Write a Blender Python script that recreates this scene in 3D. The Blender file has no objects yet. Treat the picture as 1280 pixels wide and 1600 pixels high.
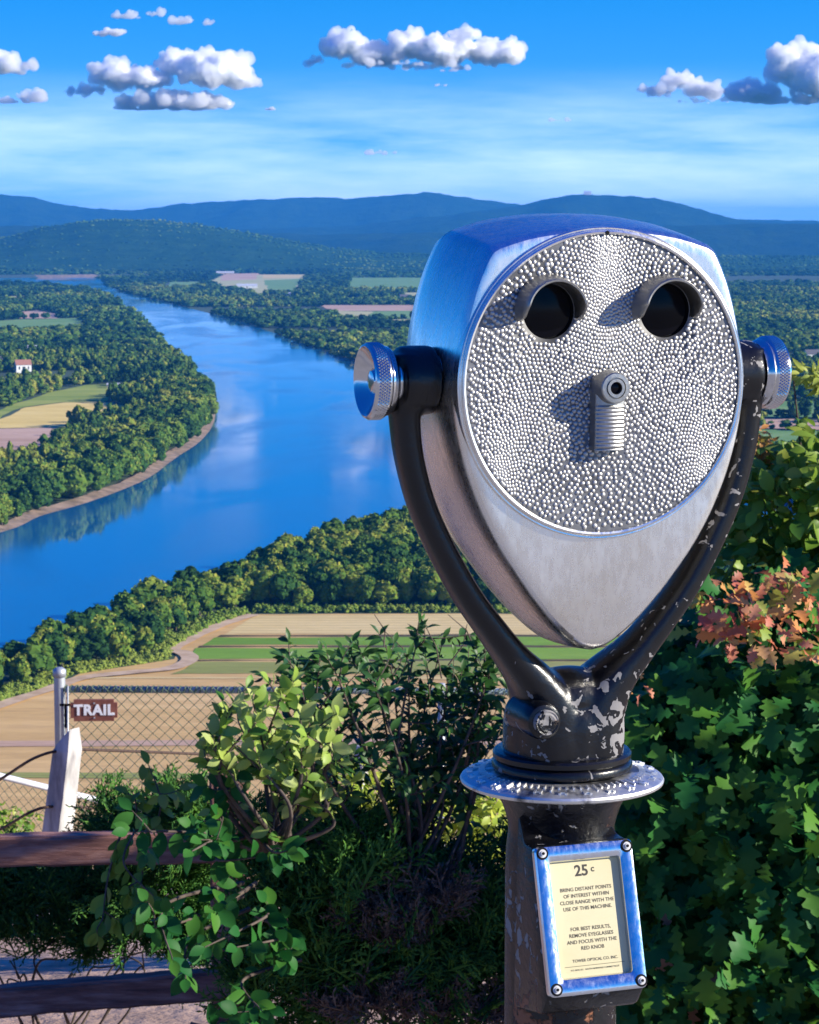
import bpy, bmesh, math, random
import numpy as np
from math import sin, cos, tan, atan, radians, pi, sqrt
from mathutils import Vector, Matrix, noise

random.seed(7); rng = np.random.default_rng(7)
S = bpy.context.scene
COL = S.collection

# ------------------------------------------------------------------ camera
F = 3800.0                      # focal length in photo pixels (1280 x 1600)
CAMZ = 160.0
PITCH = atan(445 / F)
cam_d = bpy.data.cameras.new('camera'); cam = bpy.data.objects.new('camera', cam_d); COL.objects.link(cam)
cam.location = (0, 0, CAMZ); cam.rotation_euler = (pi / 2 - PITCH, 0, 0)
cam_d.sensor_fit = 'VERTICAL'; cam_d.sensor_height = 36; cam_d.sensor_width = 28.8
cam_d.lens = F / 1600 * 36; cam_d.clip_start = 0.05; cam_d.clip_end = 60000
cam_d.dof.use_dof = True; cam_d.dof.focus_distance = 1.27
cam_d.dof.aperture_fstop = cam_d.lens / 0.8
S.camera = cam

# ------------------------------------------------------------------ sky, sun, exposure
SUN_EL, SUN_AZ = radians(22), radians(100)       # azimuth clockwise from the view direction
W = bpy.data.worlds.new('World'); S.world = W; W.use_nodes = True
nt = W.node_tree; nt.nodes.clear()
def N(t, kind, **kw):
    n = t.nodes.new(kind)
    for k, v in kw.items():
        if k.startswith('i_'):
            n.inputs[k[2:].replace('_', ' ')].default_value = v
        else:
            setattr(n, k, v)
    return n
def L(t, a, b): t.links.new(a, b)
out = N(nt, 'ShaderNodeOutputWorld'); bg = N(nt, 'ShaderNodeBackground'); bg.inputs['Strength'].default_value = 0.15
sky = N(nt, 'ShaderNodeTexSky', sky_type='NISHITA'); sky.sun_disc = False
sky.sun_elevation = SUN_EL; sky.sun_rotation = SUN_AZ; sky.air_density = 1.0; sky.dust_density = 0.35; sky.ozone_density = 3.0
tc = N(nt, 'ShaderNodeTexCoord')
sep = N(nt, 'ShaderNodeSeparateXYZ'); L(nt, tc.outputs['Generated'], sep.inputs[0])
zm = N(nt, 'ShaderNodeMath', operation='MULTIPLY_ADD'); zm.inputs[1].default_value = 3.6; zm.inputs[2].default_value = .10; L(nt, sep.outputs[2], zm.inputs[0])
cmb = N(nt, 'ShaderNodeCombineXYZ'); L(nt, sep.outputs[0], cmb.inputs[0]); L(nt, sep.outputs[1], cmb.inputs[1]); L(nt, zm.outputs[0], cmb.inputs[2])
nrm = N(nt, 'ShaderNodeVectorMath', operation='NORMALIZE'); L(nt, cmb.outputs[0], nrm.inputs[0]); L(nt, nrm.outputs[0], sky.inputs['Vector'])
hs = N(nt, 'ShaderNodeHueSaturation'); hs.inputs['Saturation'].default_value = 1.25; hs.inputs['Value'].default_value = 1.0
L(nt, sky.outputs[0], hs.inputs['Color'])
tint = N(nt, 'ShaderNodeMix', data_type='RGBA', blend_type='MULTIPLY'); tint.inputs[0].default_value = 1
L(nt, hs.outputs[0], tint.inputs[6])
tr_ = N(nt, 'ShaderNodeValToRGB'); te = tr_.color_ramp.elements; te[0].position = 0.0; te[0].color = (.74, .81, .98, 1); te[1].position = 1; te[1].color = (.06, .42, 1.25, 1)
e_ = te.new(.09); e_.color = (.16, .86, 1.12, 1); e_ = te.new(.35); e_.color = (.06, .58, 1.2, 1)
L(nt, sep.outputs[2], tr_.inputs[0]); L(nt, tr_.outputs[0], tint.inputs[7])
# thin high veil of cirrus in bands, a property of the sky by direction
vmap = N(nt, 'ShaderNodeMapping'); vmap.inputs['Scale'].default_value = (5, 5, 38); L(nt, tc.outputs['Generated'], vmap.inputs[0])
vn = N(nt, 'ShaderNodeTexNoise'); vn.inputs['Scale'].default_value = 1.0; vn.inputs['Detail'].default_value = 7; vn.inputs['Roughness'].default_value = .6
L(nt, vmap.outputs[0], vn.inputs['Vector'])
vr = N(nt, 'ShaderNodeMapRange'); vr.inputs['From Min'].default_value = .34; vr.inputs['From Max'].default_value = .70; vr.inputs['To Max'].default_value = .8
L(nt, vn.outputs[0], vr.inputs[0])
vb = N(nt, 'ShaderNodeMapRange'); vb.interpolation_type = 'SMOOTHSTEP'; vb.inputs['From Min'].default_value = .068; vb.inputs['From Max'].default_value = .028
L(nt, sep.outputs[2], vb.inputs[0])
vm = N(nt, 'ShaderNodeMath', operation='MULTIPLY'); L(nt, vr.outputs[0], vm.inputs[0]); L(nt, vb.outputs[0], vm.inputs[1])
veil = N(nt, 'ShaderNodeMix', data_type='RGBA'); veil.inputs[7].default_value = (4.5, 5.5, 7.7, 1)
L(nt, vm.outputs[0], veil.inputs[0]); L(nt, tint.outputs[2], veil.inputs[6])
L(nt, veil.outputs[2], bg.inputs[0]); L(nt, bg.outputs[0], out.inputs[0])

sund = bpy.data.lights.new('sun', 'SUN'); sun = bpy.data.objects.new('sun', sund); COL.objects.link(sun)
sund.energy = 5.0; sund.angle = radians(0.53); sund.color = (1.0, 0.93, 0.80)
SD = Vector((sin(SUN_AZ) * cos(SUN_EL), cos(SUN_AZ) * cos(SUN_EL), sin(SUN_EL)))
sun.rotation_euler = SD.to_track_quat('Z', 'Y').to_euler(); sun.location = (20, -5, 190)
S.view_settings.view_transform = 'Standard'; S.view_settings.look = 'None'; S.view_settings.gamma = 1
S.view_settings.exposure = 0.88; S.view_settings.use_curve_mapping = False
cy = S.cycles
cy.max_bounces = 10; cy.diffuse_bounces = 3; cy.glossy_bounces = 4; cy.transmission_bounces = 4; cy.volume_bounces = 6; cy.transparent_max_bounces = 8
cy.use_denoising = True; cy.sample_clamp_indirect = 6

# ------------------------------------------------------------------ pixel -> world helpers
FW = Vector((0, cos(PITCH), -sin(PITCH))); UP = Vector((0, sin(PITCH), cos(PITCH)))
def ray(px, py): return FW + Vector((1, 0, 0)) * ((px - 640) / F) - UP * ((py - 800) / F)
def at(px, py, Y): d = ray(px, py); d = d * (Y / d.y); return Vector((d.x, d.y, d.z + CAMZ))
def gnd(px, py, z=0.0):
    d = ray(px, py); k = (CAMZ - z) / -d.z; return Vector((d.x * k, d.y * k, z))

# ------------------------------------------------------------------ materials
MATS = {}
def base_mat(name, color=(.5, .5, .5), rough=.6, metal=0.0, **kw):
    m = bpy.data.materials.new(name); m.use_nodes = True; t = m.node_tree
    p = t.nodes['Principled BSDF']; p.inputs['Base Color'].default_value = (*color, 1)
    p.inputs['Roughness'].default_value = rough; p.inputs['Metallic'].default_value = metal
    for k, v in kw.items(): p.inputs[k.replace('_', ' ')].default_value = v
    MATS[name] = m; return m, t, p
def ramp(t, fac, stops):
    r = N(t, 'ShaderNodeValToRGB'); e = r.color_ramp.elements
    while len(e) < len(stops): e.new(.5)
    for i, (pos, c) in enumerate(stops): e[i].position = pos; e[i].color = (*c, 1)
    L(t, fac, r.inputs[0]); return r.outputs[0]
def tnoise(t, scale, detail=4, rough=.55, coord='Object', sc=None, dist=0.0):
    c = N(t, 'ShaderNodeTexCoord'); o = c.outputs[coord]
    if sc: mp = N(t, 'ShaderNodeMapping'); mp.inputs['Scale'].default_value = sc; L(t, o, mp.inputs[0]); o = mp.outputs[0]
    n = N(t, 'ShaderNodeTexNoise'); n.inputs['Scale'].default_value = scale; n.inputs['Detail'].default_value = detail
    n.inputs['Roughness'].default_value = rough; n.inputs['Distortion'].default_value = dist; L(t, o, n.inputs['Vector']); return n.outputs[0]
def bump(t, p, h, dist, strength=1.0):
    b = N(t, 'ShaderNodeBump'); b.inputs['Distance'].default_value = dist; b.inputs['Strength'].default_value = strength
    L(t, h, b.inputs['Height']); L(t, b.outputs[0], p.inputs['Normal']); return b
def noisy_mat(name, c0, c1, scale, rough=.85, b=0.0, bs=None, sc=None, detail=6, lo=.35, hi=.65):
    m, t, p = base_mat(name, c0, rough)
    L(t, ramp(t, tnoise(t, scale, detail, sc=sc), [(lo, c0), (hi, c1)]), p.inputs['Base Color'])
    if b: bump(t, p, tnoise(t, bs or scale * 3, 5, sc=sc), b)
    return m
def leaf_mat(name, cols, rough=.5, trans=.35, spec=.35):
    m, t, p = base_mat(name, cols[0], rough); p.inputs['Specular IOR Level'].default_value = spec
    g = N(t, 'ShaderNodeNewGeometry')
    c = ramp(t, g.outputs['Random Per Island'], [(i / max(1, len(cols) - 1), k) for i, k in enumerate(cols)])
    L(t, c, p.inputs['Base Color'])
    tr = N(t, 'ShaderNodeBsdfTranslucent'); L(t, c, tr.inputs[0])
    mx = N(t, 'ShaderNodeMixShader'); mx.inputs[0].default_value = trans
    L(t, p.outputs[0], mx.inputs[1]); L(t, tr.outputs[0], mx.inputs[2]); L(t, mx.outputs[0], t.nodes['Material Output'].inputs[0])
    return m
def crown_mat(name, cols, rough=.9):
    m, t, p = base_mat(name, cols[0], rough); p.inputs['Specular IOR Level'].default_value = .08
    a = N(t, 'ShaderNodeAttribute', attribute_name='tint'); n = tnoise(t, .55, 3)
    ad = N(t, 'ShaderNodeMath', operation='MULTIPLY_ADD'); ad.inputs[1].default_value = .5; L(t, n, ad.inputs[0])
    sb = N(t, 'ShaderNodeMath', operation='SUBTRACT'); sb.inputs[1].default_value = .25; L(t, a.outputs['Fac'], sb.inputs[0]); L(t, sb.outputs[0], ad.inputs[2])
    c = ramp(t, ad.outputs[0], [(i / (len(cols) - 1), k) for i, k in enumerate(cols)]); L(t, c, p.inputs['Base Color'])
    tr = N(t, 'ShaderNodeBsdfTranslucent'); L(t, c, tr.inputs[0])
    mx = N(t, 'ShaderNodeMixShader'); mx.inputs[0].default_value = .15
    L(t, p.outputs[0], mx.inputs[1]); L(t, tr.outputs[0], mx.inputs[2]); L(t, mx.outputs[0], t.nodes['Material Output'].inputs[0])
    return m

# ------------------------------------------------------------------ object helpers
def mesh_np(name, V, Fc, mat, parent=None, smooth=True, tint=None, loc=None):
    """V n x 3, Fc list of (m x k) index arrays"""
    V = np.asarray(V, dtype=np.float32); Fs = [np.asarray(f, dtype=np.int32) for f in (Fc if isinstance(Fc, list) else [Fc]) if len(f)]
    me = bpy.data.meshes.new(name); me.vertices.add(len(V)); me.vertices.foreach_set('co', V.ravel())
    nl = sum(f.size for f in Fs); npoly = sum(len(f) for f in Fs)
    me.loops.add(nl); me.polygons.add(npoly)
    me.loops.foreach_set('vertex_index', np.concatenate([f.ravel() for f in Fs]))
    tot = np.concatenate([np.full(len(f), f.shape[1], np.int32) for f in Fs]); st = np.concatenate([[0], np.cumsum(tot)[:-1]]).astype(np.int32)
    me.polygons.foreach_set('loop_start', st); me.polygons.foreach_set('loop_total', tot)
    me.polygons.foreach_set('use_smooth', np.full(npoly, smooth, bool))
    me.update(calc_edges=True)
    if tint is not None:
        a = me.attributes.new('tint', 'FLOAT', 'POINT'); a.data.foreach_set('value', np.asarray(tint, np.float32))
    if mat: me.materials.append(mat)
    o = bpy.data.objects.new(name, me); COL.objects.link(o)
    if parent: o.parent = parent
    if loc is not None: o.location = loc
    return o
def sharp(me, ang=32):
    bm = bmesh.new(); bm.from_mesh(me)
    for f in bm.faces: f.smooth = True
    for e in bm.edges:
        if len(e.link_faces) == 2: e.smooth = e.calc_face_angle(0) < radians(ang)
    bm.to_mesh(me); bm.free()
def obj_bm(name, bm, mat, parent=None, ang=32, bevel=0):
    bmesh.ops.recalc_face_normals(bm, faces=bm.faces)
    if bevel: bmesh.ops.bevel(bm, geom=list(bm.edges), offset=bevel, segments=2, affect='EDGES', profile=.5)
    for f in bm.faces: f.smooth = True
    for e in bm.edges:
        if len(e.link_faces) == 2: e.smooth = e.calc_face_angle(0) < radians(ang)
    me = bpy.data.meshes.new(name); bm.to_mesh(me); bm.free()
    if mat: me.materials.append(mat)
    o = bpy.data.objects.new(name, me); COL.objects.link(o)
    if parent: o.parent = parent
    return o
def tag(o, label=None, cat=None, group=None, kind=None):
    if label: o['label'] = label
    if cat: o['category'] = cat
    if group: o['group'] = group
    if kind: o['kind'] = kind
    return o
def thing(name, label, cat, loc=(0, 0, 0), rz=0, group=None):
    o = bpy.data.objects.new(name, None); COL.objects.link(o); o.location = loc; o.rotation_euler = (0, 0, rz); o.empty_display_size = .1
    return tag(o, label, cat, group)
def box(bm, x0, x1, y0, y1, z0, z1, mtx=None):
    vs = [bm.verts.new((x, y, z)) for x in (x0, x1) for y in (y0, y1) for z in (z0, z1)]
    for a in ((0, 1, 3, 2), (4, 6, 7, 5), (0, 4, 5, 1), (2, 3, 7, 6), (0, 2, 6, 4), (1, 5, 7, 3)): bm.faces.new([vs[i] for i in a])
    if mtx is not None: bmesh.ops.transform(bm, matrix=mtx, verts=vs)
    return vs
def tube_np(pts, radii, n=6, cap=True):
    P = np.array([tuple(p) for p in pts], float); R = np.broadcast_to(np.asarray(radii, float), (len(P),))
    T = np.gradient(P, axis=0); T /= np.linalg.norm(T, axis=1)[:, None] + 1e-12
    ref = np.array([0, 0, 1.0]) if abs(T[0, 2]) < .9 else np.array([1.0, 0, 0])
    V = []; u = np.cross(T[0], ref)
    for i in range(len(P)):
        u = u - T[i] * (u @ T[i]); u /= np.linalg.norm(u) + 1e-12; w = np.cross(T[i], u)
        for k in range(n):
            a = 2 * pi * k / n; V.append(P[i] + R[i] * (cos(a) * u + sin(a) * w))
    q = []
    for i in range(len(P) - 1):
        for k in range(n): q.append((i * n + k, i * n + (k + 1) % n, (i + 1) * n + (k + 1) % n, (i + 1) * n + k))
    return np.array(V), np.array(q)
class Acc:
    def __init__(s): s.V = []; s.Q = []; s.T = []; s.n = 0; s.t = []
    def add(s, V, Q=None, T=None, tint=None):
        if Q is not None and len(Q): s.Q.append(np.asarray(Q) + s.n)
        if T is not None and len(T): s.T.append(np.asarray(T) + s.n)
        s.V.append(np.asarray(V, float)); s.n += len(V)
        if tint is not None: s.t.append(np.broadcast_to(tint, (len(V),)))
    def tube(s, pts, r, n=6): V, q = tube_np(pts, r, n); s.add(V, q)
    def build(s, name, mat, parent=None, smooth=True, loc=None):
        fs = []
        if s.Q: fs.append(np.concatenate(s.Q))
        if s.T: fs.append(np.concatenate(s.T))
        V = np.concatenate(s.V)
        if loc is not None and parent is None: pass
        return mesh_np(name, V, fs, mat, parent, smooth, np.concatenate(s.t) if s.t else None)
def scatter(TV, TF, Rm, pos, sc):
    """copies of a template mesh; Rm m x3x3, pos m x3, sc m or m x3 -> V, F"""
    m = len(pos); sc = np.asarray(sc, float)
    if sc.ndim == 1: sc = sc[:, None].repeat(3, 1)
    V = np.einsum('mij,nmj->mni', Rm, TV[:, None, :] * sc[None]) + pos[:, None, :]
    Fi = TF[None] + (np.arange(m) * len(TV))[:, None, None]
    return V.reshape(-1, 3), Fi.reshape(-1, TF.shape[1])
def frames(fwd, nrm):
    """rotation whose y axis is fwd and whose z axis is close to nrm"""
    y = fwd / (np.linalg.norm(fwd, axis=1)[:, None] + 1e-9)
    z = nrm - y * np.sum(nrm * y, axis=1)[:, None]; z /= np.linalg.norm(z, axis=1)[:, None] + 1e-9
    x = np.cross(y, z); return np.stack([x, y, z], axis=2)
def ico(sub):
    bm = bmesh.new(); bmesh.ops.create_icosphere(bm, subdivisions=sub, radius=1)
    bm.verts.ensure_lookup_table(); V = np.array([v.co[:] for v in bm.verts]); T = np.array([[v.index for v in f.verts] for f in bm.faces]); bm.free(); return V, T
def catmull(pts, n=6, closed=False):
    P = [np.array(p, float) for p in pts]; m = len(P); o = []
    rg = range(m) if closed else range(m - 1)
    for i in rg:
        if closed: a, b, c, d = P[(i - 1) % m], P[i], P[(i + 1) % m], P[(i + 2) % m]
        else: a, b, c, d = P[max(i - 1, 0)], P[i], P[i + 1], P[min(i + 2, m - 1)]
        for k in range(n):
            t = k / n; o.append(.5 * (2 * b + (c - a) * t + (2 * a - 5 * b + 4 * c - d) * t * t + (3 * b - a - 3 * c + d) * t ** 3))
    if not closed: o.append(P[-1])
    return o
def vnoise(x, y, s, seed=0):
    return noise.noise(Vector((x / s + seed * 17.3, y / s - seed * 9.1, seed * 3.7)))
def inpoly(P, x, y):
    """P list of (x, y); x, y arrays"""
    r = np.zeros(len(x), bool); n = len(P); j = n - 1
    for i in range(n):
        xi, yi = P[i]; xj, yj = P[j]
        c = ((yi > y) != (yj > y)) & (x < (xj - xi) * (y - yi) / (yj - yi + 1e-12) + xi); r ^= c; j = i
    return r

# ================================================================== SETTING: ground, fields, river, hills
def plateau(x, y):
    """height of the summit hill above the valley floor"""
    if y < 2.6: zy = 158.52
    elif y < 17: zy = np.interp(y, [2.6, 3.4, 5.5, 9, 14, 17], [158.52, 158.3, 157.75, 157.3, 156.1, 155.1])
    else: zy = np.interp(y, [17, 22, 60, 240, 262], [155.1, 150, 118, 6, 0])
    if y < -60: zy = max(0, 158.5 + (y + 60) * .6)
    ax = abs(x); k = 1 if ax < 60 else max(0, 1 - (ax - 60) / 330.)
    z = zy * k
    if 3 < y < 20 and ax < 60: z += .05 * vnoise(x, y, 1.3, 2) + .12 * vnoise(x, y, 4, 3)
    elif y >= 20 and z > 1: z += min(4, z * .05) * vnoise(x, y, 15, 1)
    return z
xs = np.unique(np.concatenate([np.linspace(-30000, 30000, 21), np.linspace(-400, 400, 41), np.linspace(-10, 14, 61)]))
ys = np.unique(np.concatenate([np.linspace(-6000, 40000, 24), np.linspace(-350, 280, 43), np.linspace(-6, 18, 61)]))
V = [(x, y, plateau(x, y)) for y in ys for x in xs]; nx = len(xs)
Q = [(j * nx + i, j * nx + i + 1, (j + 1) * nx + i + 1, (j + 1) * nx + i) for j in range(len(ys) - 1) for i in range(nx - 1)]
m, t, p = base_mat('ground_soil_and_grass', (.1, .1, .05), .95)
geo = N(t, 'ShaderNodeNewGeometry'); sp = N(t, 'ShaderNodeSeparateXYZ'); L(t, geo.outputs['Position'], sp.inputs[0])
hi = N(t, 'ShaderNodeMapRange'); hi.inputs['From Min'].default_value = 152; hi.inputs['From Max'].default_value = 154.5; L(t, sp.outputs[2], hi.inputs[0])
sand = ramp(t, tnoise(t, 2.2, 8), [(.3, (.22, .14, .095)), (.5, (.42, .28, .20)), (.72, (.54, .39, .29))])
wood = ramp(t, tnoise(t, .004, 7), [(.35, (.018, .042, .014)), (.6, (.03, .065, .02)), (.75, (.07, .10, .03))])
mx = N(t, 'ShaderNodeMix', data_type='RGBA'); L(t, hi.outputs[0], mx.inputs[0]); L(t, wood, mx.inputs[6]); L(t, sand, mx.inputs[7]); L(t, mx.outputs[2], p.inputs['Base Color'])
bump(t, p, tnoise(t, 18, 6), .02)
tag(mesh_np('ground', V, np.array(Q), m), kind='structure')
# paved terrace the viewer stands on, out of frame below it and behind the camera
mt = noisy_mat('terrace_concrete', (.30, .285, .25), (.40, .375, .33), 1.4, .85, .004, 60)
Tv = [(x, y, 158.60) for y in (-40, 2.4) for x in (-22, 22)] + [(x, y, 158.0) for y in (-40, 2.4) for x in (-22, 22)]
tag(mesh_np('terrace', Tv, np.array([(0, 1, 3, 2), (4, 6, 7, 5), (0, 4, 5, 1), (2, 3, 7, 6), (0, 2, 6, 4), (1, 5, 7, 3)]), mt, smooth=False), kind='structure')

def sheet(name, px, mat, z, kind='structure', dense=0):
    pts = [gnd(x, y) for x, y in px]
    pts = [np.array((q.x, q.y)) for q in pts]
    if name == 'field':
        o_ = []; n_ = len(pts)
        for i in range(n_):
            a_, b_ = pts[i], pts[(i + 1) % n_]; L_ = np.linalg.norm(b_ - a_); dm = (a_[1] + b_[1]) / 2; stp = max(6, dm * .008); m_ = int(min(160, max(1, L_ / stp))); nn = np.array((-(b_ - a_)[1], (b_ - a_)[0])) / (L_ + 1e-6)
            for j in range(m_):
                q = a_ + (b_ - a_) * j / m_; o_.append(q + nn * (dm / 900.) * (.9 * vnoise(q[0], q[1], stp * 2.2, 3) + (2.6 if L_ < 900 else .8) * vnoise(q[0], q[1], stp * 9, 4)))
        pts = o_
    bm = bmesh.new(); vs = [bm.verts.new((q[0], q[1], z)) for q in pts]; f = bm.faces.new(vs)
    if f.normal.z < 0: f.normal_flip()
    bmesh.ops.triangulate(bm, faces=[f], ngon_method='EAR_CLIP')
    for g in bm.faces:
        g.normal_update()
        if g.normal.z < 0: g.normal_flip()
    me = bpy.data.meshes.new(name); bm.to_mesh(me); bm.free(); me.materials.append(mat)
    o = bpy.data.objects.new(name, me); COL.objects.link(o); tag(o, kind=kind); return o, pts

# river
LEFT = [(-2200, 1190), (-420, 905), (-200, 872), (0, 833), (60, 808), (120, 791), (175, 772), (230, 748), (275, 715), (312, 690), (333, 660), (334, 628), (318, 598), (292, 570), (262, 549), (242, 526), (222, 502), (196, 480), (166, 463), (120, 450), (70, 443), (0, 440), (-120, 438)]
RIGHT = [(-120, 435), (0, 434.5), (80, 434), (150, 433), (163, 438), (168, 447), (190, 456), (235, 466), (300, 483), (380, 503), (460, 533), (540, 560), (600, 578), (700, 606), (900, 670), (1100, 735), (1300, 795), (1700, 880), (3300, 1090)]
NEAR = [(3300, 1300), (1700, 1000), (1300, 885), (1100, 860), (900, 842), (750, 836), (650, 833), (600, 838), (500, 862), (420, 892), (300, 938), (165, 990), (60, 1030), (0, 1052), (-200, 1110), (-420, 1180), (-2200, 1600)]
RIVER = LEFT + RIGHT + NEAR
m, t, p = base_mat('river_water', (.006, .125, .31), .05); p.inputs['IOR'].default_value = 1.75
L(t, ramp(t, tnoise(t, .009, 4, sc=(1, .35, 1), dist=1.0), [(.40, (.05, .05, .05)), (.64, (.16, .16, .16))]), p.inputs['Roughness'])
bump(t, p, tnoise(t, .12, 3, sc=(.5, 1, 1)), .012, .4)
river_o, _ = sheet('river', RIVER, m, 0.6)
RIV2 = [(gnd(x, y).x, gnd(x, y).y) for x, y in RIVER]

# shore of bare earth along the left bank: a sloping strip of real height
mshore = noisy_mat('bare_river_bank', (.13, .095, .065), (.30, .21, .15), .12, .95, .3, .5)
def bank(line, w, h, side):
    P = [np.array((gnd(x, y).x, gnd(x, y).y)) for x, y in line]; P = catmull(P, 4)
    V = []; 
    for i, q in enumerate(P):
        d = P[min(i + 1, len(P) - 1)] - P[max(i - 1, 0)]; d /= np.linalg.norm(d); nn = np.array((-d[1], d[0])) * side
        k = 1 + .35 * vnoise(q[0], q[1], 30, 4)
        for s, z in ((-w * .35 * k, .3), (0, .75), (w * .5 * k, .75 + h * .5), (w * k, .6 + h)): V.append((*(q + nn * s), z))
    Q = [(i * 4 + k, i * 4 + k + 1, i * 4 + k + 5, i * 4 + k + 4) for i in range(len(P) - 1) for k in range(3)]
    return tag(mesh_np('river_bank', V, np.array(Q), mshore), kind='structure')
bank(LEFT[1:13], 8, 1.8, 1)
bank([(60, 434.5), (110, 434), (160, 433)], 45, 8, 1)
bank([(620, 584), (700, 606), (900, 670)], 8, 3, 1)

# fields: each a real sheet at its place on the valley floor
def crop_mat(name, c0, c1, c2, stripe=None, ang=0.0, rowc=None, roww=.5):
    m, t, p = base_mat(name, c0, .95); p.inputs['Specular IOR Level'].default_value = .1
    c = ramp(t, tnoise(t, .012, 8, .6, sc=(.4, 1.6, 1)), [(.3, c0), (.5, c1), (.72, c2)])
    if stripe:
        cc = N(t, 'ShaderNodeTexCoord'); mp = N(t, 'ShaderNodeMapping'); mp.inputs['Rotation'].default_value = (0, 0, ang); L(t, cc.outputs['Object'], mp.inputs[0])
        w = N(t, 'ShaderNodeTexWave', bands_direction='Y'); w.inputs['Scale'].default_value = stripe; w.inputs['Distortion'].default_value = .6; w.inputs['Detail'].default_value = 3; L(t, mp.outputs[0], w.inputs[0])
        k = N(t, 'ShaderNodeMath', operation='MULTIPLY'); k.inputs[1].default_value = roww; L(t, w.outputs['Fac'], k.inputs[0])
        mx = N(t, 'ShaderNodeMix', data_type='RGBA'); L(t, k.outputs[0], mx.inputs[0]); L(t, c, mx.inputs[6]); mx.inputs[7].default_value = (*(rowc or c2), 1); c = mx.outputs[2]
    fn_ = tnoise(t, .28, 6, .75, sc=(.25, 1.6, 1)); f2 = N(t, 'ShaderNodeMapRange'); f2.inputs['From Min'].default_value = .3; f2.inputs['From Max'].default_value = .7; f2.inputs['To Min'].default_value = .80; f2.inputs['To Max'].default_value = 1.14; L(t, fn_, f2.inputs[0])
    mm_ = N(t, 'ShaderNodeVectorMath', operation='SCALE'); L(t, c, mm_.inputs[0]); L(t, f2.outputs[0], mm_.inputs['Scale']); c = mm_.outputs[0]
    L(t, c, p.inputs['Base Color']); return m
tan_m = crop_mat('tilled_tan_soil', (.48, .31, .12), (.62, .41, .17), (.68, .47, .22), .022, .04, (.46, .29, .12), .35)
tan2_m = crop_mat('pale_stubble', (.56, .42, .18), (.68, .52, .24), (.74, .59, .30), .05, .0, (.42, .33, .14), .4)
green_m = crop_mat('bright_green_crop', (.14, .27, .03), (.20, .36, .045), (.28, .42, .07), .14, .0, (.09, .17, .03), .5)
olive_m = crop_mat('olive_crop', (.22, .26, .06), (.30, .33, .09), (.37, .36, .13), .09, .0, (.20, .16, .07), .4)
dark_m = crop_mat('dark_wet_furrow', (.07, .06, .035), (.10, .08, .045), (.12, .12, .05))
wheat_m = crop_mat('ripe_grain', (.62, .45, .13), (.74, .56, .18), (.80, .64, .26), .03, .3, (.60, .44, .14), .25)
pink_m = crop_mat('pinkish_bare_soil', (.42, .27, .18), (.52, .35, .25), (.60, .43, .32))
mead_m = crop_mat('yellow_green_meadow', (.14, .22, .04), (.26, .32, .06), (.38, .40, .10))
fgreen_m = crop_mat('far_green_field', (.11, .23, .07), (.17, .30, .10), (.26, .36, .14))
pale_m = crop_mat('pale_hay_field', (.34, .37, .15), (.46, .45, .22), (.52, .48, .28))
road_m = noisy_mat('dirt_road_sand', (.40, .27, .16), (.56, .41, .27), .15, .95)
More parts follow.
